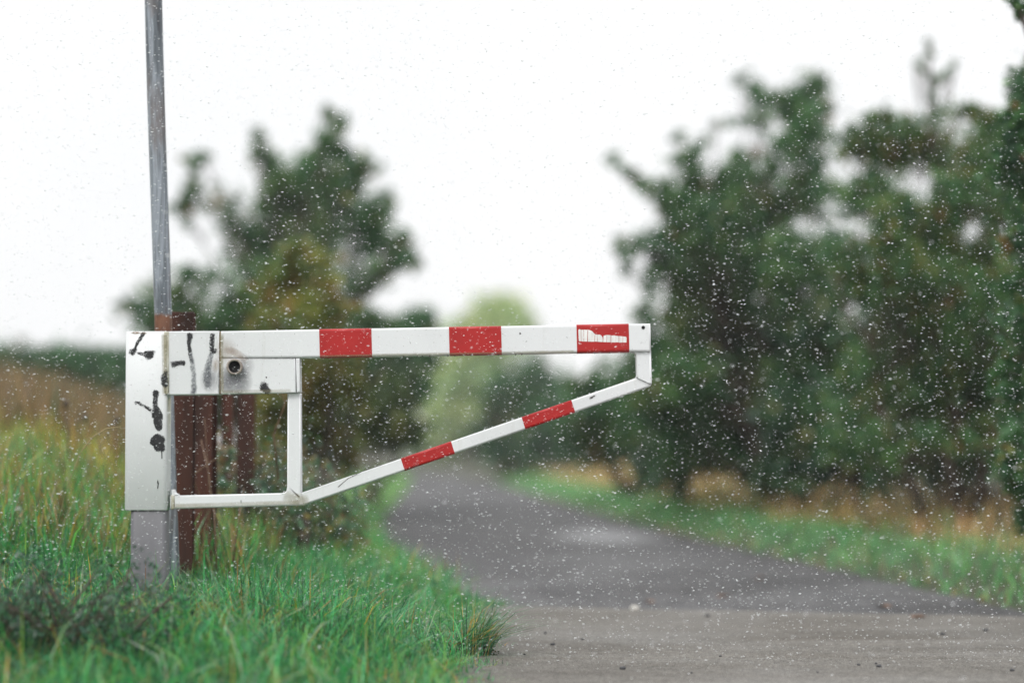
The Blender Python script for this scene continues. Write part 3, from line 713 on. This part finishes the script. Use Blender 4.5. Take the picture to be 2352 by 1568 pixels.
# middle distance bank on the left
TAN = [(.25, .155, .08), (.18, .115, .065), (.33, .22, .11), (.11, .09, .055), (.09, .14, .06), (.045, .11, .055)]
pos = scatter(90000, -7.5, -.3, 12.0, 26, lambda x, y: (xl(y) - x > .03))
def bank_col(p, k):
    g = sstep(1.2, 2.6, xl(p[:, 1]) - p[:, 0]) * sstep(12.0, 14.5, p[:, 1]); u = RNG.uniform(0, 1, len(p))
    mixv = .12 + .62 * g + .25 * (pn(p[:, 0], p[:, 1], 2.7) - .5)
    return np.where(u < mixv, RNG.choice([5, 6, 8, 9, 10], len(p)), RNG.choice([0, 1, 1, 3, 3, 4, 2], len(p)))
blades('bank_grass', pos, RNG.uniform(.10, .30, len(pos)), RNG.uniform(.005, .010, len(pos)), M['grass'], EM + TAN, None, .5, label='green and straw coloured grass on the left bank', cat='grass', dryfn=bank_col)
pos = scatter(42000, -8.5, -1.7, 14.0, 22, lambda x, y: (xl(y) - x > 1.3))
blades('dry_grass', pos, RNG.uniform(.35, .80, len(pos)), RNG.uniform(.005, .011, len(pos)), M['grass'], TAN, [5, 4, 3, 4, 1.5, 1], .22, label='tall brown dried grass on the field bank left of the barrier', cat='dry grass')
# orange-green fringe just behind the post
pos = scatter(16000, -3.6, -1.1, 9.8, 13.5, lambda x, y: (xl(y) - x > .6))
blades('fringe_grass', pos, RNG.uniform(.18, .42, len(pos)), RNG.uniform(.003, .007, len(pos)), M['grass'], EM + TAN, [3, 4, 2, 4, 4, 2.6, 2.2, 0, 3, 2, 2, 1, 1, 0], .3, label='taller mixed green and orange grass behind the barrier post', cat='grass')
pos = scatter(9000, -4.2, -1.3, 10.6, 14.5, lambda x, y: (xl(y) - x > .9) & (pn(x, y, 4.0, 2.0) > .52))
blades('weedy_grass', pos, RNG.uniform(.22, .55, len(pos)), RNG.uniform(.004, .009, len(pos)), M['grass'], [(.42, .40, .05), (.30, .38, .07), (.40, .24, .06), (.10, .26, .07), (.16, .10, .06)], [3, 3, 2, 2, 2], .3, label='yellow green and orange weeds in the tall grass of the bank', cat='weeds')
# right verge
pos = scatter(120000, -3.5, 9, 10.9, 60, lambda x, y: (x - xr(y) > RNG.uniform(-.05, .10, len(x))) & (x - xr(y) < 1.5 + .25 * np.sin(y * 1.3) + RNG.uniform(-.5, .5, len(x))))
BR = [(.09, .32, .13), (.13, .39, .15), (.19, .42, .14), (.06, .19, .09), (.32, .30, .11), (.42, .25, .11)]
def verge_col(p, k):
    g = (p[:, 0] - xr(p[:, 1])); u = RNG.uniform(0, 1, len(p)); dry = .06 + .5 * np.exp(-(g / .12) ** 2) * pn(p[:, 0], p[:, 1], 3, 1) + .55 * sstep(.8, 1.4, g)
    return np.where(u < dry, RNG.choice([4, 5], len(p)), RNG.choice([0, 1, 1, 2, 3], len(p)))
hh = RNG.uniform(.07, .17, len(pos)) * (.5 + .5 * sstep(0, .4, pos[:, 0] - xr(pos[:, 1])))
blades('verge_grass', pos, hh, RNG.uniform(.006, .014, len(pos)), M['grass'], BR, None, .45, label='bright green grass verge along the right side of the lane', cat='grass', dryfn=verge_col)
pos = scatter(42000, -2, 11, 11.0, 60, lambda x, y: (x - xr(y) > .95 + .2 * np.sin(y * 1.1)) & (x - xr(y) < 3.2))
blades('verge_straw', pos, RNG.uniform(.12, .34, len(pos)), RNG.uniform(.006, .012, len(pos)), M['grass'], [(.60, .35, .16), (.48, .29, .14), (.60, .43, .20), (.34, .28, .11), (.12, .26, .09)], [5, 4, 3, 2, 2], .35, label='orange brown dried grass between the verge and the hedge', cat='dry grass')
# far left roadside strip
pos = scatter(26000, -9, 0, 18, 70, lambda x, y: (xl(y) - x > -.03) & (xl(y) - x < 1.1))
blades('roadside_grass', pos, RNG.uniform(.06, .16, len(pos)), RNG.uniform(.010, .018, len(pos)), M['grass'], [(.16, .42, .12), (.22, .48, .13), (.10, .30, .10), (.3, .34, .1)], [4, 4, 3, 1], .45, label='light green grass strip at the far left edge of the lane', cat='grass')

# tussock on the tarmac edge
def tussock(px, py, label, n, hmin, hmax, bias):
    D = 8.95; c = P(px, py, D); z = .0
    th = thing('grass_tussock', label, 'tussock', (c.x, D, z))
    ang = RNG.normal(bias, .95, n); rad = RNG.uniform(0, .10, n)
    p = np.stack([c.x + rad * np.cos(ang), D + rad * np.sin(ang), np.full(n, z + .005)], 1)
    blades('blades', p, RNG.uniform(hmin, hmax, n), RNG.uniform(.0022, .0042, n), M['grass'], [(.05, .19, .09), (.07, .24, .10), (.03, .10, .055), (.38, .28, .08), (.24, .15, .06)], [5, 4, 4, 1.3, 1.2], .85, parent=th, az=ang)
    # dark root mass
    cen = np.array([[c.x + .03, D, z + .025], [c.x + .09, D - .01, z + .018], [c.x - .03, D, z + .03]]); V, F, C = leafcloud(cen, np.array([.04, .03, .045]), 1600, .012, [(.05, .04, .02), (.02, .04, .02), (.09, .07, .03)], [1, 1, 1])
    np_mesh('root_mass', V, [F], M['leaf'], th, C)
tussock(1068, 1500, 'wiry dark grass tussock spilling onto the tarmac edge', 300, .13, .30, .1)

# dark weed patch at the left and seed-head weeds
def weed(px, py, D, r, n, size, pal, wts, name, label, cat, stems=5, hgt=.3):
    c = P(px, py, D); z = float(H(c.x, D)); th = thing(name, label, cat, (c.x, D, z))
    cen = []; TV = []; TF = []
    for k in range(stems):
        e = Vector((c.x + random.uniform(-r, r), D + random.uniform(-r, r) * .8, z + hgt * random.uniform(.5, 1)))
        s = Vector((c.x + random.uniform(-r, r) * .5, D + random.uniform(-r, r) * .3, z - .02))
        v, f = tube_np([s, s.lerp(e, .5) + Vector((0, 0, .02)), e], [.005, .004, .002], 5); o = len(TV); TV += v; TF += [tuple(i + o for i in q) for q in f]
        for t in (.35, .6, .8, 1): cen.append(tuple(s.lerp(e, t)))
    V, F, C = leafcloud(np.array(cen), np.full(len(cen), hgt * .28), n, size, pal, wts); np_mesh('foliage', V, [F], M['leaf'], th, C)
    mk('stem', TV, TF, M['bark'], th, True)
DKP = [(.03, .10, .06), (.06, .15, .09), (.02, .06, .04), (.16, .21, .18)]
weed(110, 1500, 7.7, .45, 3600, .018, DKP, [4, 3, 4, 1], 'dark_weed', 'dark grey green weed clump at the left edge of the grass', 'weed', 50, .33)
weed(290, 1470, 7.6, .16, 600, .020, DKP, [4, 3, 4, 1], 'dark_weed', 'smaller dark weed clump in the grass in front of the barrier post', 'weed', 12, .15)
BUSH = [(.07, .15, .10), (.10, .21, .12), (.14, .12, .06), (.20, .12, .06), (.035, .06, .05), (.26, .21, .06)]
weed(560, 1300, 11.6, .32, 2300, .035, BUSH, [4, 4, 2, 1.5, 4, 1], 'leafy_shrub', 'leafy shrub behind the square opening of the barrier', 'shrub', 20, .62)
weed(690, 1300, 12.4, .26, 3800, .035, BUSH, [4, 3, 3, 2, 4, 2], 'leafy_shrub', 'dark shrub with orange leaves beneath the start of the sloping bar', 'shrub', 20, .58)
weed(745, 1280, 13.4, .25, 1500, .035, BUSH, [3, 3, 3, 2, 2, 3], 'leafy_shrub', 'low shrub with yellow leaves left of the lane edge', 'shrub', 10, .34)
sx_, sy_ = P(694, 1230, 11.9).x, 11.9; sz = float(H(sx_, sy_)); stt = P(694, 1168, 11.9).z
sp = thing('rotten_stump', 'short dark rotten post stump under the corner of the barrier frame', 'stump', (sx_, sy_, sz))
v, f = tube_np([Vector((sx_ + .006 * math.sin(k * 2), sy_, sz - .1 + (stt - sz + .1) * k / 6)) for k in range(7)], [.046, .044, .041, .040, .041, .038, .030], 14); mk('wood', v, f, M['bark'], sp, True)
# bare twigs by the posts
tw = thing('bare_sapling', 'thin bare brown twigs between the rusty posts and the barrier', 'sapling', (P(470, 1250, 9.9).x, 9.9, float(H(-1.2, 9.9))))
TV = []; TF = []
for l in ([(455, 1180), (430, 1120), (415, 1095)], [(405, 1135), (450, 1085), (485, 1060), (520, 1040)], [(500, 1290), (492, 1180), (478, 1080), (462, 1010)], [(520, 1290), (505, 1220), (480, 1120), (470, 960)], [(530, 1280), (548, 1190), (560, 1120)], [(500, 1290), (470, 1170), (440, 1090)], [(640, 1100), (628, 1000), (655, 925), (640, 880)]):
    q = [P(x, y, 9.9 + random.uniform(-.1, .2) + .02 * i) for i, (x, y) in enumerate(l)]
    q[0].z = min(q[0].z, float(H(q[0].x, q[0].y)) + .05) if l[0][1] > 1170 else q[0].z
    v, f = tube_np(q, [.0045 * (1 - .6 * i / (len(q) - 1)) for i in range(len(q))], 6); o = len(TV); TV += v; TF += [tuple(i + o for i in s) for s in f]
mk('twigs', TV, TF, mat_dirty('twig_bark', (.14, .08, .05), (.28, .18, .11), 40, .8), tw, True)
# straw bent towards the post
st = thing('bent_straw', 'single pale straw arching to the left side of the barrier post', 'straw', (P(175, 1080, 9.2).x, 9.2, .2))
q = [P(120, 1250, 9.2), P(150, 1130, 9.2), P(185, 1038, 9.2), P(215, 1002, 9.18), P(245, 984, 9.15), P(290, 978, 9.12)]
v, f = tube_np(q, [.001, .001, .0014, .0022, .0022, .001], 6); mk('stem', v, f, mat_dirty('straw', (.22, .17, .08), (.36, .28, .14), 60, .7), st, True)
# dark seed heads in the dry grass
for i, (px, py, D, lab) in enumerate(((152, 928, 12.0, 'leftmost dark seed head on a stalk in the dry grass'), (196, 960, 12.4, 'lower small dark seed head in the middle of the dry grass'), (268, 965, 12.2, 'dark seed head close to the left side of the barrier post'), (112, 1040, 12.0, 'lowest dark seed head above the green grass'))):
    c = P(px, py, D); th = thing('seed_head', lab, 'seed head', (c.x, D, float(H(c.x, D))), 'seed heads in the dry grass')
    v, f = tube_np([Vector((c.x + .03, D, float(H(c.x, D)) - .02)), Vector((c.x + .01, D, c.z - .15)), c], [.004, .003, .003], 5); mk('stalk', v, f, M['bark'], th, True)
    v, f = tube_np([c + Vector((0, 0, k * .009 - .02)) for k in range(6)], [.004, .012, .015, .014, .010, .003], 9); mk('head', v, f, M['bark'], th, True)

# ------------------------------------------------------------------ stones on the tarmac
sm = mat_dirty('dark_stone', (.012, .012, .014), (.05, .05, .055), 60, .6, (1, 1, 1), .5)
pm = mat_dirty('pale_stone', (.40, .38, .34), (.6, .57, .52), 60, .7, (1, 1, 1), .3)
stones = [(1430, 1533, 7, 'dark angular stone lying left of centre on the tarmac'), (1588, 1542, 3.5, 'small dark stone right of the angular stone at the bottom'), (2019, 1528, 6, 'largest dark stone of the right hand group on the tarmac'),
          (2012, 1521, 3.5, 'tiny stone just above the largest right hand stone'), (1972, 1524, 4, 'small stone left of the right hand group'), (2325, 1537, 6, 'dark stone at the right edge of the tarmac'),
          (1270, 1478, 5, 'dark stone on the brown tarmac near the tussock'), (1252, 1452, 4, 'small stone between the tussock and the joint'), (1338, 1466, 4, 'blurry small stone above the angular stone'),
          (1654, 1504, 3.2, 'tiny stone at middle of the smooth tarmac'), (2165, 1455, 5.5, 'blurry dark stone on the right of the smooth tarmac'), (2264, 1446, 6, 'blurry dark stone nearest the joint at right'),
          (1626, 1413, 6, 'blurry dark stone just in front of the joint'), (1878, 1541, 3, 'tiny dark stone at the bottom right of centre'), (1205, 1500, 3, 'tiny stone right beside the tussock roots')]
for (px, py, r, lab) in stones + [(1458, 1399, 11, 'pale round stone lying on the joint of the lane')]:
    D = (CAMZ - .012) * FPX / (py - 1030); c = P(px, py, D); R = r / FPX * D
    bm = bmesh.new(); bmesh.ops.create_icosphere(bm, subdivisions=2, radius=R)
    for v_ in bm.verts:
        k = 1 + .28 * math.sin(v_.co.x / R * 3.1 + px) * math.cos(v_.co.y / R * 2.7 + py); v_.co *= k; v_.co.z *= .62
    bmesh.ops.rotate(bm, verts=bm.verts, cent=(0, 0, 0), matrix=Matrix.Rotation(px, 3, 'Z'))
    me = bpy.data.meshes.new('stone'); bm.to_mesh(me); bm.free()
    o = link('stone', me, pm if r == 11 else sm); o.location = (c.x, D, .012 + R * .42)
    tag(o, lab, 'stone', 'stones scattered on the tarmac')

lm = mat_dirty('fallen_leaf', (.13, .06, .035), (.22, .11, .05), 30, .6, (1, 1, 1), .2)
for (px, py) in ((1490, 1384), (1660, 1372), (2030, 1395), (1745, 1330), (2110, 1420)):
    D = (CAMZ - .004) * FPX / (py - 1030); c = P(px, py, D); a0 = random.uniform(0, 6.28); V = []
    for k in range(10):
        a = 2 * math.pi * k / 10; r = .030 * (1 + .3 * math.cos(2 * a)) * random.uniform(.8, 1.15); V.append((r * math.cos(a + a0), r * math.sin(a + a0), .006 + .008 * abs(math.sin(a)) + random.uniform(0, .004)))
    V.append((0, 0, .004)); o = mk('fallen_leaf', V, [(k, (k + 1) % 10, 10) for k in range(10)], lm); o.location = (c.x, D, .007)
    tag(o, 'small orange brown leaf lying on the asphalt behind the joint', 'leaf', 'fallen leaves on the lane')

# ------------------------------------------------------------------ trees and hedges
LT = [(428, 368, 14), (466, 362, 16), (440, 425, 26), (425, 485, 34), (515, 480, 44), (598, 305, 20), (602, 360, 30), (640, 420, 50), (742, 245, 10), (768, 285, 20), (798, 275, 12), (745, 335, 34), (700, 400, 46), (832, 375, 34), (780, 440, 62), (868, 465, 36),
      (640, 500, 75), (720, 520, 80), (840, 530, 60), (905, 585, 44), (935, 590, 32), (930, 545, 18), (868, 625, 40), (560, 560, 50), (500, 640, 40), (600, 640, 75), (700, 640, 85), (400, 650, 42), (340, 675, 40), (290, 710, 26), (450, 720, 60), (560, 730, 80),
      (700, 740, 90), (810, 690, 40), (830, 760, 60), (900, 760, 50), (350, 760, 50), (480, 820, 80), (650, 850, 90), (780, 860, 80), (560, 930, 90), (700, 960, 80), (420, 900, 70)]
tree('broad_tree', 'broad green tree rising behind the pole and the left half of the barrier', 'tree', 26, 1.6, LT, 23000, .115, 640, trunk_r=.12)
OL = [(.13, .19, .05), (.19, .21, .045), (.22, .15, .045), (.09, .16, .05), (.28, .26, .05)]
tree('yellowing_bush', 'yellow brown bush standing in front of the broad left tree', 'bush', 19.5, .7, [(690, 565, 30), (650, 620, 40), (735, 610, 44), (640, 690, 55), (740, 690, 60), (690, 740, 60), (620, 760, 50), (780, 760, 50), (700, 850, 80), (620, 900, 60), (790, 900, 60), (700, 990, 80), (620, 1030, 60), (790, 1040, 50)], 7000, .10, 700, OL, [3, 3, 3, 3, 1], .03, stems=3)
tree('roadside_bush', 'green bush with yellow top left of the lane below the top bar', 'bush', 25, 1.0, [(880, 890, 44), (900, 950, 60), (840, 960, 60), (930, 985, 44), (860, 990, 44), (790, 990, 50), (930, 860, 30)], 5500, .12, 800, [(.05, .09, .04), (.09, .13, .045), (.14, .15, .04), (.035, .065, .035)], [4, 3, 2, 3], .05, stems=3)
tree('dark_hedge_tree', 'dark green tree left of the pale gap in the lane', 'tree', 33, 1.2, [(960, 740, 40), (900, 790, 50), (985, 760, 30), (950, 830, 50), (900, 870, 50), (930, 930, 50), (860, 840, 50)], 6500, .17, 850, GREEN, [4, 3, 1, 5, .2, .1], .08)
HAZE_PALE = [(.36, .48, .24), (.46, .54, .24), (.28, .42, .22), (.5, .50, .27)]  # leaf colours lifted so distance haze is painted into them
tree('pale_willow', 'pale yellow green tree far away at the end of the lane', 'tree', 95, 4, [(1100, 720, 40), (1170, 720, 44), (1060, 760, 44), (1130, 790, 70), (1030, 850, 50), (1010, 930, 50), (1070, 900, 60), (1000, 1000, 46), (1060, 1010, 50), (1200, 760, 40), (960, 1010, 30)], 8000, .42, 1080, HAZE_PALE, [3, 3, 3, 1], .16)
tree('distant_bush', 'dark bush at the far right of the lane below the bar', 'bush', 58, 2.2, [(1180, 860, 44), (1235, 880, 60), (1140, 920, 50), (1220, 960, 70), (1120, 990, 50), (1300, 930, 60), (1280, 1010, 60), (1180, 1030, 50)], 7500, .26, 1250, GREEN, [4, 4, 1, 5, 1, 1.2], .08, stems=3)
tree('distant_bush', 'rounded dark bush between the far lane and the ragged hawthorn', 'bush', 33, 1.4, [(1340, 900, 44), (1400, 880, 56), (1370, 950, 66), (1440, 960, 66), (1330, 985, 44), (1420, 1000, 54), (1500, 1000, 50)], 7500, .15, 1460, GREEN, GW, .07, stems=3)
RA = [(1700, 180, 18), (1738, 200, 26), (1880, 185, 28), (1850, 215, 44), (1790, 245, 40), (1895, 250, 30), (1745, 275, 30), (1840, 310, 56), (1552, 318, 20), (1575, 380, 34), (1645, 288, 10), (1415, 375, 20), (1450, 405, 16), (1490, 440, 20), (1530, 440, 32), (1600, 430, 42),
      (1680, 390, 50), (1760, 380, 44), (1415, 560, 18), (1460, 565, 30), (1520, 560, 40), (1580, 545, 50), (1560, 490, 44), (1650, 500, 75), (1750, 500, 80), (1850, 440, 75), (1440, 625, 14), (1500, 635, 20), (1570, 640, 56), (1680, 640, 90), (1800, 600, 90),
      (1560, 730, 56), (1640, 760, 90), (1780, 760, 90), (1900, 600, 80), (1470, 735, 30), (1500, 800, 50), (1560, 860, 80), (1680, 880, 90), (1800, 880, 90), (1500, 930, 70), (1560, 1000, 64), (1680, 1005, 70), (1800, 1000, 70), (1900, 750, 80), (1900, 950, 80)]
tree('ragged_hawthorn', 'tall ragged green tree right of the end of the barrier', 'tree', 24.5, 1.4, RA, 36000, .095, 1840, trunk_r=.09, stems=2)
RB = [(1960, 300, 22), (1990, 280, 28), (2032, 262, 20), (2080, 280, 26), (2120, 300, 36), (2170, 265, 28), (2230, 255, 28), (2280, 270, 34)]
RB += [(2090, 480, 46), (2200, 420, 52), (2050, 560, 56), (2130, 340, 38), (2180, 530, 56), (2010, 420, 46), (2100, 620, 60)]
for yy in range(350, 1070, 110):
    for xx in range(1960, 2420, 105): RB.append((xx + random.uniform(-30, 30), yy + random.uniform(-30, 30), random.uniform(55, 75)))
WG = [4, 5, 5, 3, 2.4, 1.1]
tree('hedge_tree', 'dense mixed hedge tree with orange leaves on the right of the photo', 'tree', 19, 1.2, RB, 46000, .062, 2150, GREEN, WG, .05, stems=3)
tree('wispy_sapling', 'slender leafy shoot poking above the hedge against the sky', 'sapling', 19.4, .1, [(2152, 262, 18), (2143, 218, 13), (2150, 188, 12), (2118, 162, 14), (2104, 143, 8), (2138, 126, 11), (2130, 98, 10), (2174, 168, 12), (2188, 148, 10)], 300, .05, 2150, GREEN, GW, .008)
RC = [(2352, 1215, 22), (2348, 1170, 26), (2325, 190, 22), (2342, 165, 18), (2345, 225, 26), (2320, 262, 24), (2370, 300, 60), (2400, 200, 50), (2440, 120, 70)]
for yy in range(370, 1150, 90):
    for xx in (2335, 2400, 2490, 2580): RC.append((xx + random.uniform(-15, 25), yy + random.uniform(-25, 25), random.uniform(48, 62)))
tree('near_hedge_tree', 'dark nearer tree cut off by the right edge of the photo', 'tree', 13.6, .8, RC, 36000, .044, 2580, GREEN, [5, 6, 2, 7, .6, .5], .07, stems=2)
tree('overhanging_tree', 'tree outside the frame whose branch tip hangs in the top right corner', 'tree', 11.6, .4, [(2332, 5, 14), (2350, 22, 13), (2318, -8, 12), (2390, -20, 30), (2470, -60, 70), (2560, 0, 90), (2560, -150, 110), (2640, 150, 100), (2640, 400, 100), (2345, 40, 9), (2362, 6, 14)], 15000, .036, 2700, GREEN, [5, 6, 2, 7, .6, .5], .022)
# more trees continuing the hedge on the right and the field side on the left
tree('hedge_tree', 'hedge tree outside the right edge of the frame', 'tree', 17, 1.2, [(x + random.uniform(-30, 30), y, 90) for x in (2680, 2800, 2920) for y in (300, 450, 600, 750, 900, 1050)], 7000, .06, 2800, GREEN, WG, .08, stems=2)
for (x0, x1, D, yt, lab) in ((1500, 1760, 28, 800, 'dark undergrowth filling the hedge under the ragged hawthorn'), (1780, 2050, 24, 760, 'undergrowth bush between the ragged hawthorn and the mixed hedge tree'), (2050, 2420, 21.5, 620, 'dark inner bush behind the mixed hedge tree')):
    bl = [(x + random.uniform(-22, 22), y + random.uniform(-22, 22), random.uniform(44, 62)) for x in range(x0, x1, 75) for y in range(yt, 1100, 65)]
    tree('undergrowth_bush', lab, 'bush', D, .9, bl, 9000 + 60 * len(bl), .12, (x0 + x1) / 2, [(.05, .12, .065), (.07, .155, .07), (.035, .085, .055), (.14, .11, .05), (.15, .17, .055)], [5, 4, 4, 1, 1.2], .03, stems=3)
# field hedge on the left horizon
fh = [(x, 822 + 6 * math.sin(x * .03) + random.uniform(-6, 6), random.uniform(26, 40)) for x in range(-160, 330, 30)]
tree('field_hedge', 'low dark field hedge on the horizon left of the barrier', 'hedge', 34, .8, fh + [(x, yy, 44) for x in range(-140, 330, 45) for yy in (880, 940, 990)], 14000, .13, 120, [(.05, .14, .07), (.075, .17, .08), (.12, .12, .06)], [5, 4, 1], .05, stems=4)

# ------------------------------------------------------------------ falling sleet
n = 50000
y = GY - .33 + RNG.normal(0, .20, n); m2 = RNG.uniform(0, 1, n) < .12; y[m2] = RNG.uniform(7.2, 9.6, m2.sum())
keep = (np.abs(y - GY) > .052); y = y[keep]; n = len(y)
hw = y * 1176 / FPX * 1.12
x = RNG.uniform(-1, 1, n) * hw; zz = CAMZ + y * math.tan(PITCH) + RNG.uniform(-1, 1, n) * y * 784 / FPX * 1.12
k = zz > H(x, y) + .02; x, y, zz = x[k], y[k], zz[k]; n = len(x)
rr = RNG.lognormal(math.log(.0022), .45, n).clip(.0012, .0065); an = RNG.normal(.03, .20, n) + np.where(RNG.uniform(0, 1, n) < .18, RNG.uniform(-1, 1, n), 0)
rr *= (1 + .25 * np.clip(GY - .5 - y, 0, 1.5))
aspect = RNG.uniform(.20, .42, n); ux = np.stack([np.cos(an), RNG.normal(0, .3, n), np.sin(an)], 1); uz = np.stack([-np.sin(an), np.zeros(n), np.cos(an)], 1); uy = np.array([[0, 1, 0]])
c = np.stack([x, y, zz], 1); R = rr[:, None]; A = aspect[:, None]; bow = RNG.normal(0, .25, (n, 1))
V = np.stack([c - ux * R, c + ux * R, c + uz * R * (A + bow * .6) , c - uz * R * (A - bow * .6), c - uy * R * A, c + uy * R * A], 1).reshape(-1, 3)
o = np.arange(n)[:, None] * 6
F = np.concatenate([o + np.array([q]) for q in ((0, 2, 4), (2, 1, 4), (1, 3, 4), (3, 0, 4), (2, 0, 5), (1, 2, 5), (3, 1, 5), (0, 3, 5))])
m_, nt_, b_ = new_mat('sleet'); b_.inputs['Base Color'].default_value = (.93, .95, .96, 1); b_.inputs['Roughness'].default_value = .3
t_ = N(nt_, 'ShaderNodeBsdfTranslucent'); t_.inputs['Color'].default_value = (.95, .96, .97, 1); ms = N(nt_, 'ShaderNodeMixShader'); ms.inputs[0].default_value = .45
nt_.links.new(b_.outputs[0], ms.inputs[1]); nt_.links.new(t_.outputs[0], ms.inputs[2])
tr_ = N(nt_, 'ShaderNodeBsdfTransparent'); m3 = N(nt_, 'ShaderNodeMixShader'); m3.inputs[0].default_value = .18
nt_.links.new(ms.outputs[0], m3.inputs[1]); nt_.links.new(tr_.outputs[0], m3.inputs[2]); nt_.links.new(m3.outputs[0], nt_.nodes['Material Output'].inputs['Surface'])
ob = np_mesh('sleet', V, [F], m_, None, smooth=True); tag(ob, 'fine white sleet drifting through the air round the barrier', 'sleet', kind='stuff')

# ------------------------------------------------------------------ damp air
HZ = [(x, y, z) for x in (-60, 60) for y in (-22, 150) for z in (-1.1, 14)]
hm = bpy.data.materials.new('damp_air'); hm.use_nodes = True; hm.node_tree.nodes.clear()
pv = hm.node_tree.nodes.new('ShaderNodeVolumePrincipled'); pv.inputs['Color'].default_value = (.96, .98, 1, 1); pv.inputs['Density'].default_value = .0010; pv.inputs['Anisotropy'].default_value = .2
ho = hm.node_tree.nodes.new('ShaderNodeOutputMaterial'); hm.node_tree.links.new(pv.outputs[0], ho.inputs['Volume'])
hz = mk('haze', HZ, [(0, 1, 3, 2), (4, 6, 7, 5), (0, 4, 5, 1), (2, 3, 7, 6), (0, 2, 6, 4), (1, 5, 7, 3)], hm)
tag(hz, 'thin damp haze hanging over the lane and hedges', 'haze', kind='stuff')

# ------------------------------------------------------------------ sky and light
w = bpy.data.worlds.new('World'); scn.world = w; w.use_nodes = True; nt = w.node_tree; bg = nt.nodes['Background']
sky = N(nt, 'ShaderNodeTexSky', sky_type='NISHITA'); sky.sun_disc = False
SUN_EL, SUN_AZ = math.radians(48), math.radians(205)      # behind the camera, a little left
sky.sun_elevation = SUN_EL; sky.sun_rotation = SUN_AZ; sky.dust_density = 4
tc = N(nt, 'ShaderNodeTexCoord'); cl = noise(nt, 1.6, 4, .5, tc.outputs['Generated'])
low = ramp(nt, cl.outputs[0], [(.35, (7.75, 7.9, 8.1)), (.60, (8.8, 8.8, 8.8))])
sp_ = N(nt, 'ShaderNodeSeparateXYZ'); nt.links.new(tc.outputs['Generated'], sp_.inputs[0])
cloud = mix(nt, ramp(nt, sp_.outputs['Z'], [(.20, 0.0), (.55, 1.0)]), low, (13.6, 13.8, 14.0))     # an overcast sky is brightest overhead
c = mix(nt, .95, sky.outputs[0], cloud)
nt.links.new(c, bg.inputs['Color']); bg.inputs['Strength'].default_value = .10
sl = bpy.data.lights.new('sun', 'SUN'); sl.energy = 1.5; sl.angle = math.radians(22); sl.color = (1, .98, .95)
so = bpy.data.objects.new('sun', sl); COL.objects.link(so)
so.rotation_euler = (Vector((math.sin(SUN_AZ) * math.cos(SUN_EL), math.cos(SUN_AZ) * math.cos(SUN_EL), math.sin(SUN_EL)))).to_track_quat('Z', 'Y').to_euler()

cam = bpy.data.cameras.new('camera'); co = bpy.data.objects.new('camera', cam); COL.objects.link(co)
cam.lens = 85; cam.sensor_width = 36; cam.clip_end = 5000; cam.clip_start = .1
co.location = (0, 0, CAMZ); co.rotation_euler = (math.pi / 2 + PITCH, 0, 0)
cam.dof.use_dof = True; cam.dof.focus_distance = (GY - .06) / CA; cam.dof.aperture_fstop = .88
scn.camera = co
scn.view_settings.view_transform = 'Standard'; scn.view_settings.look = 'None'; scn.view_settings.exposure = .32
scn.cycles.use_denoising = True
try: scn.cycles.denoiser = 'OPENIMAGEDENOISE'
except Exception: pass
scn.cycles.max_bounces = 8; scn.cycles.transparent_max_bounces = 12
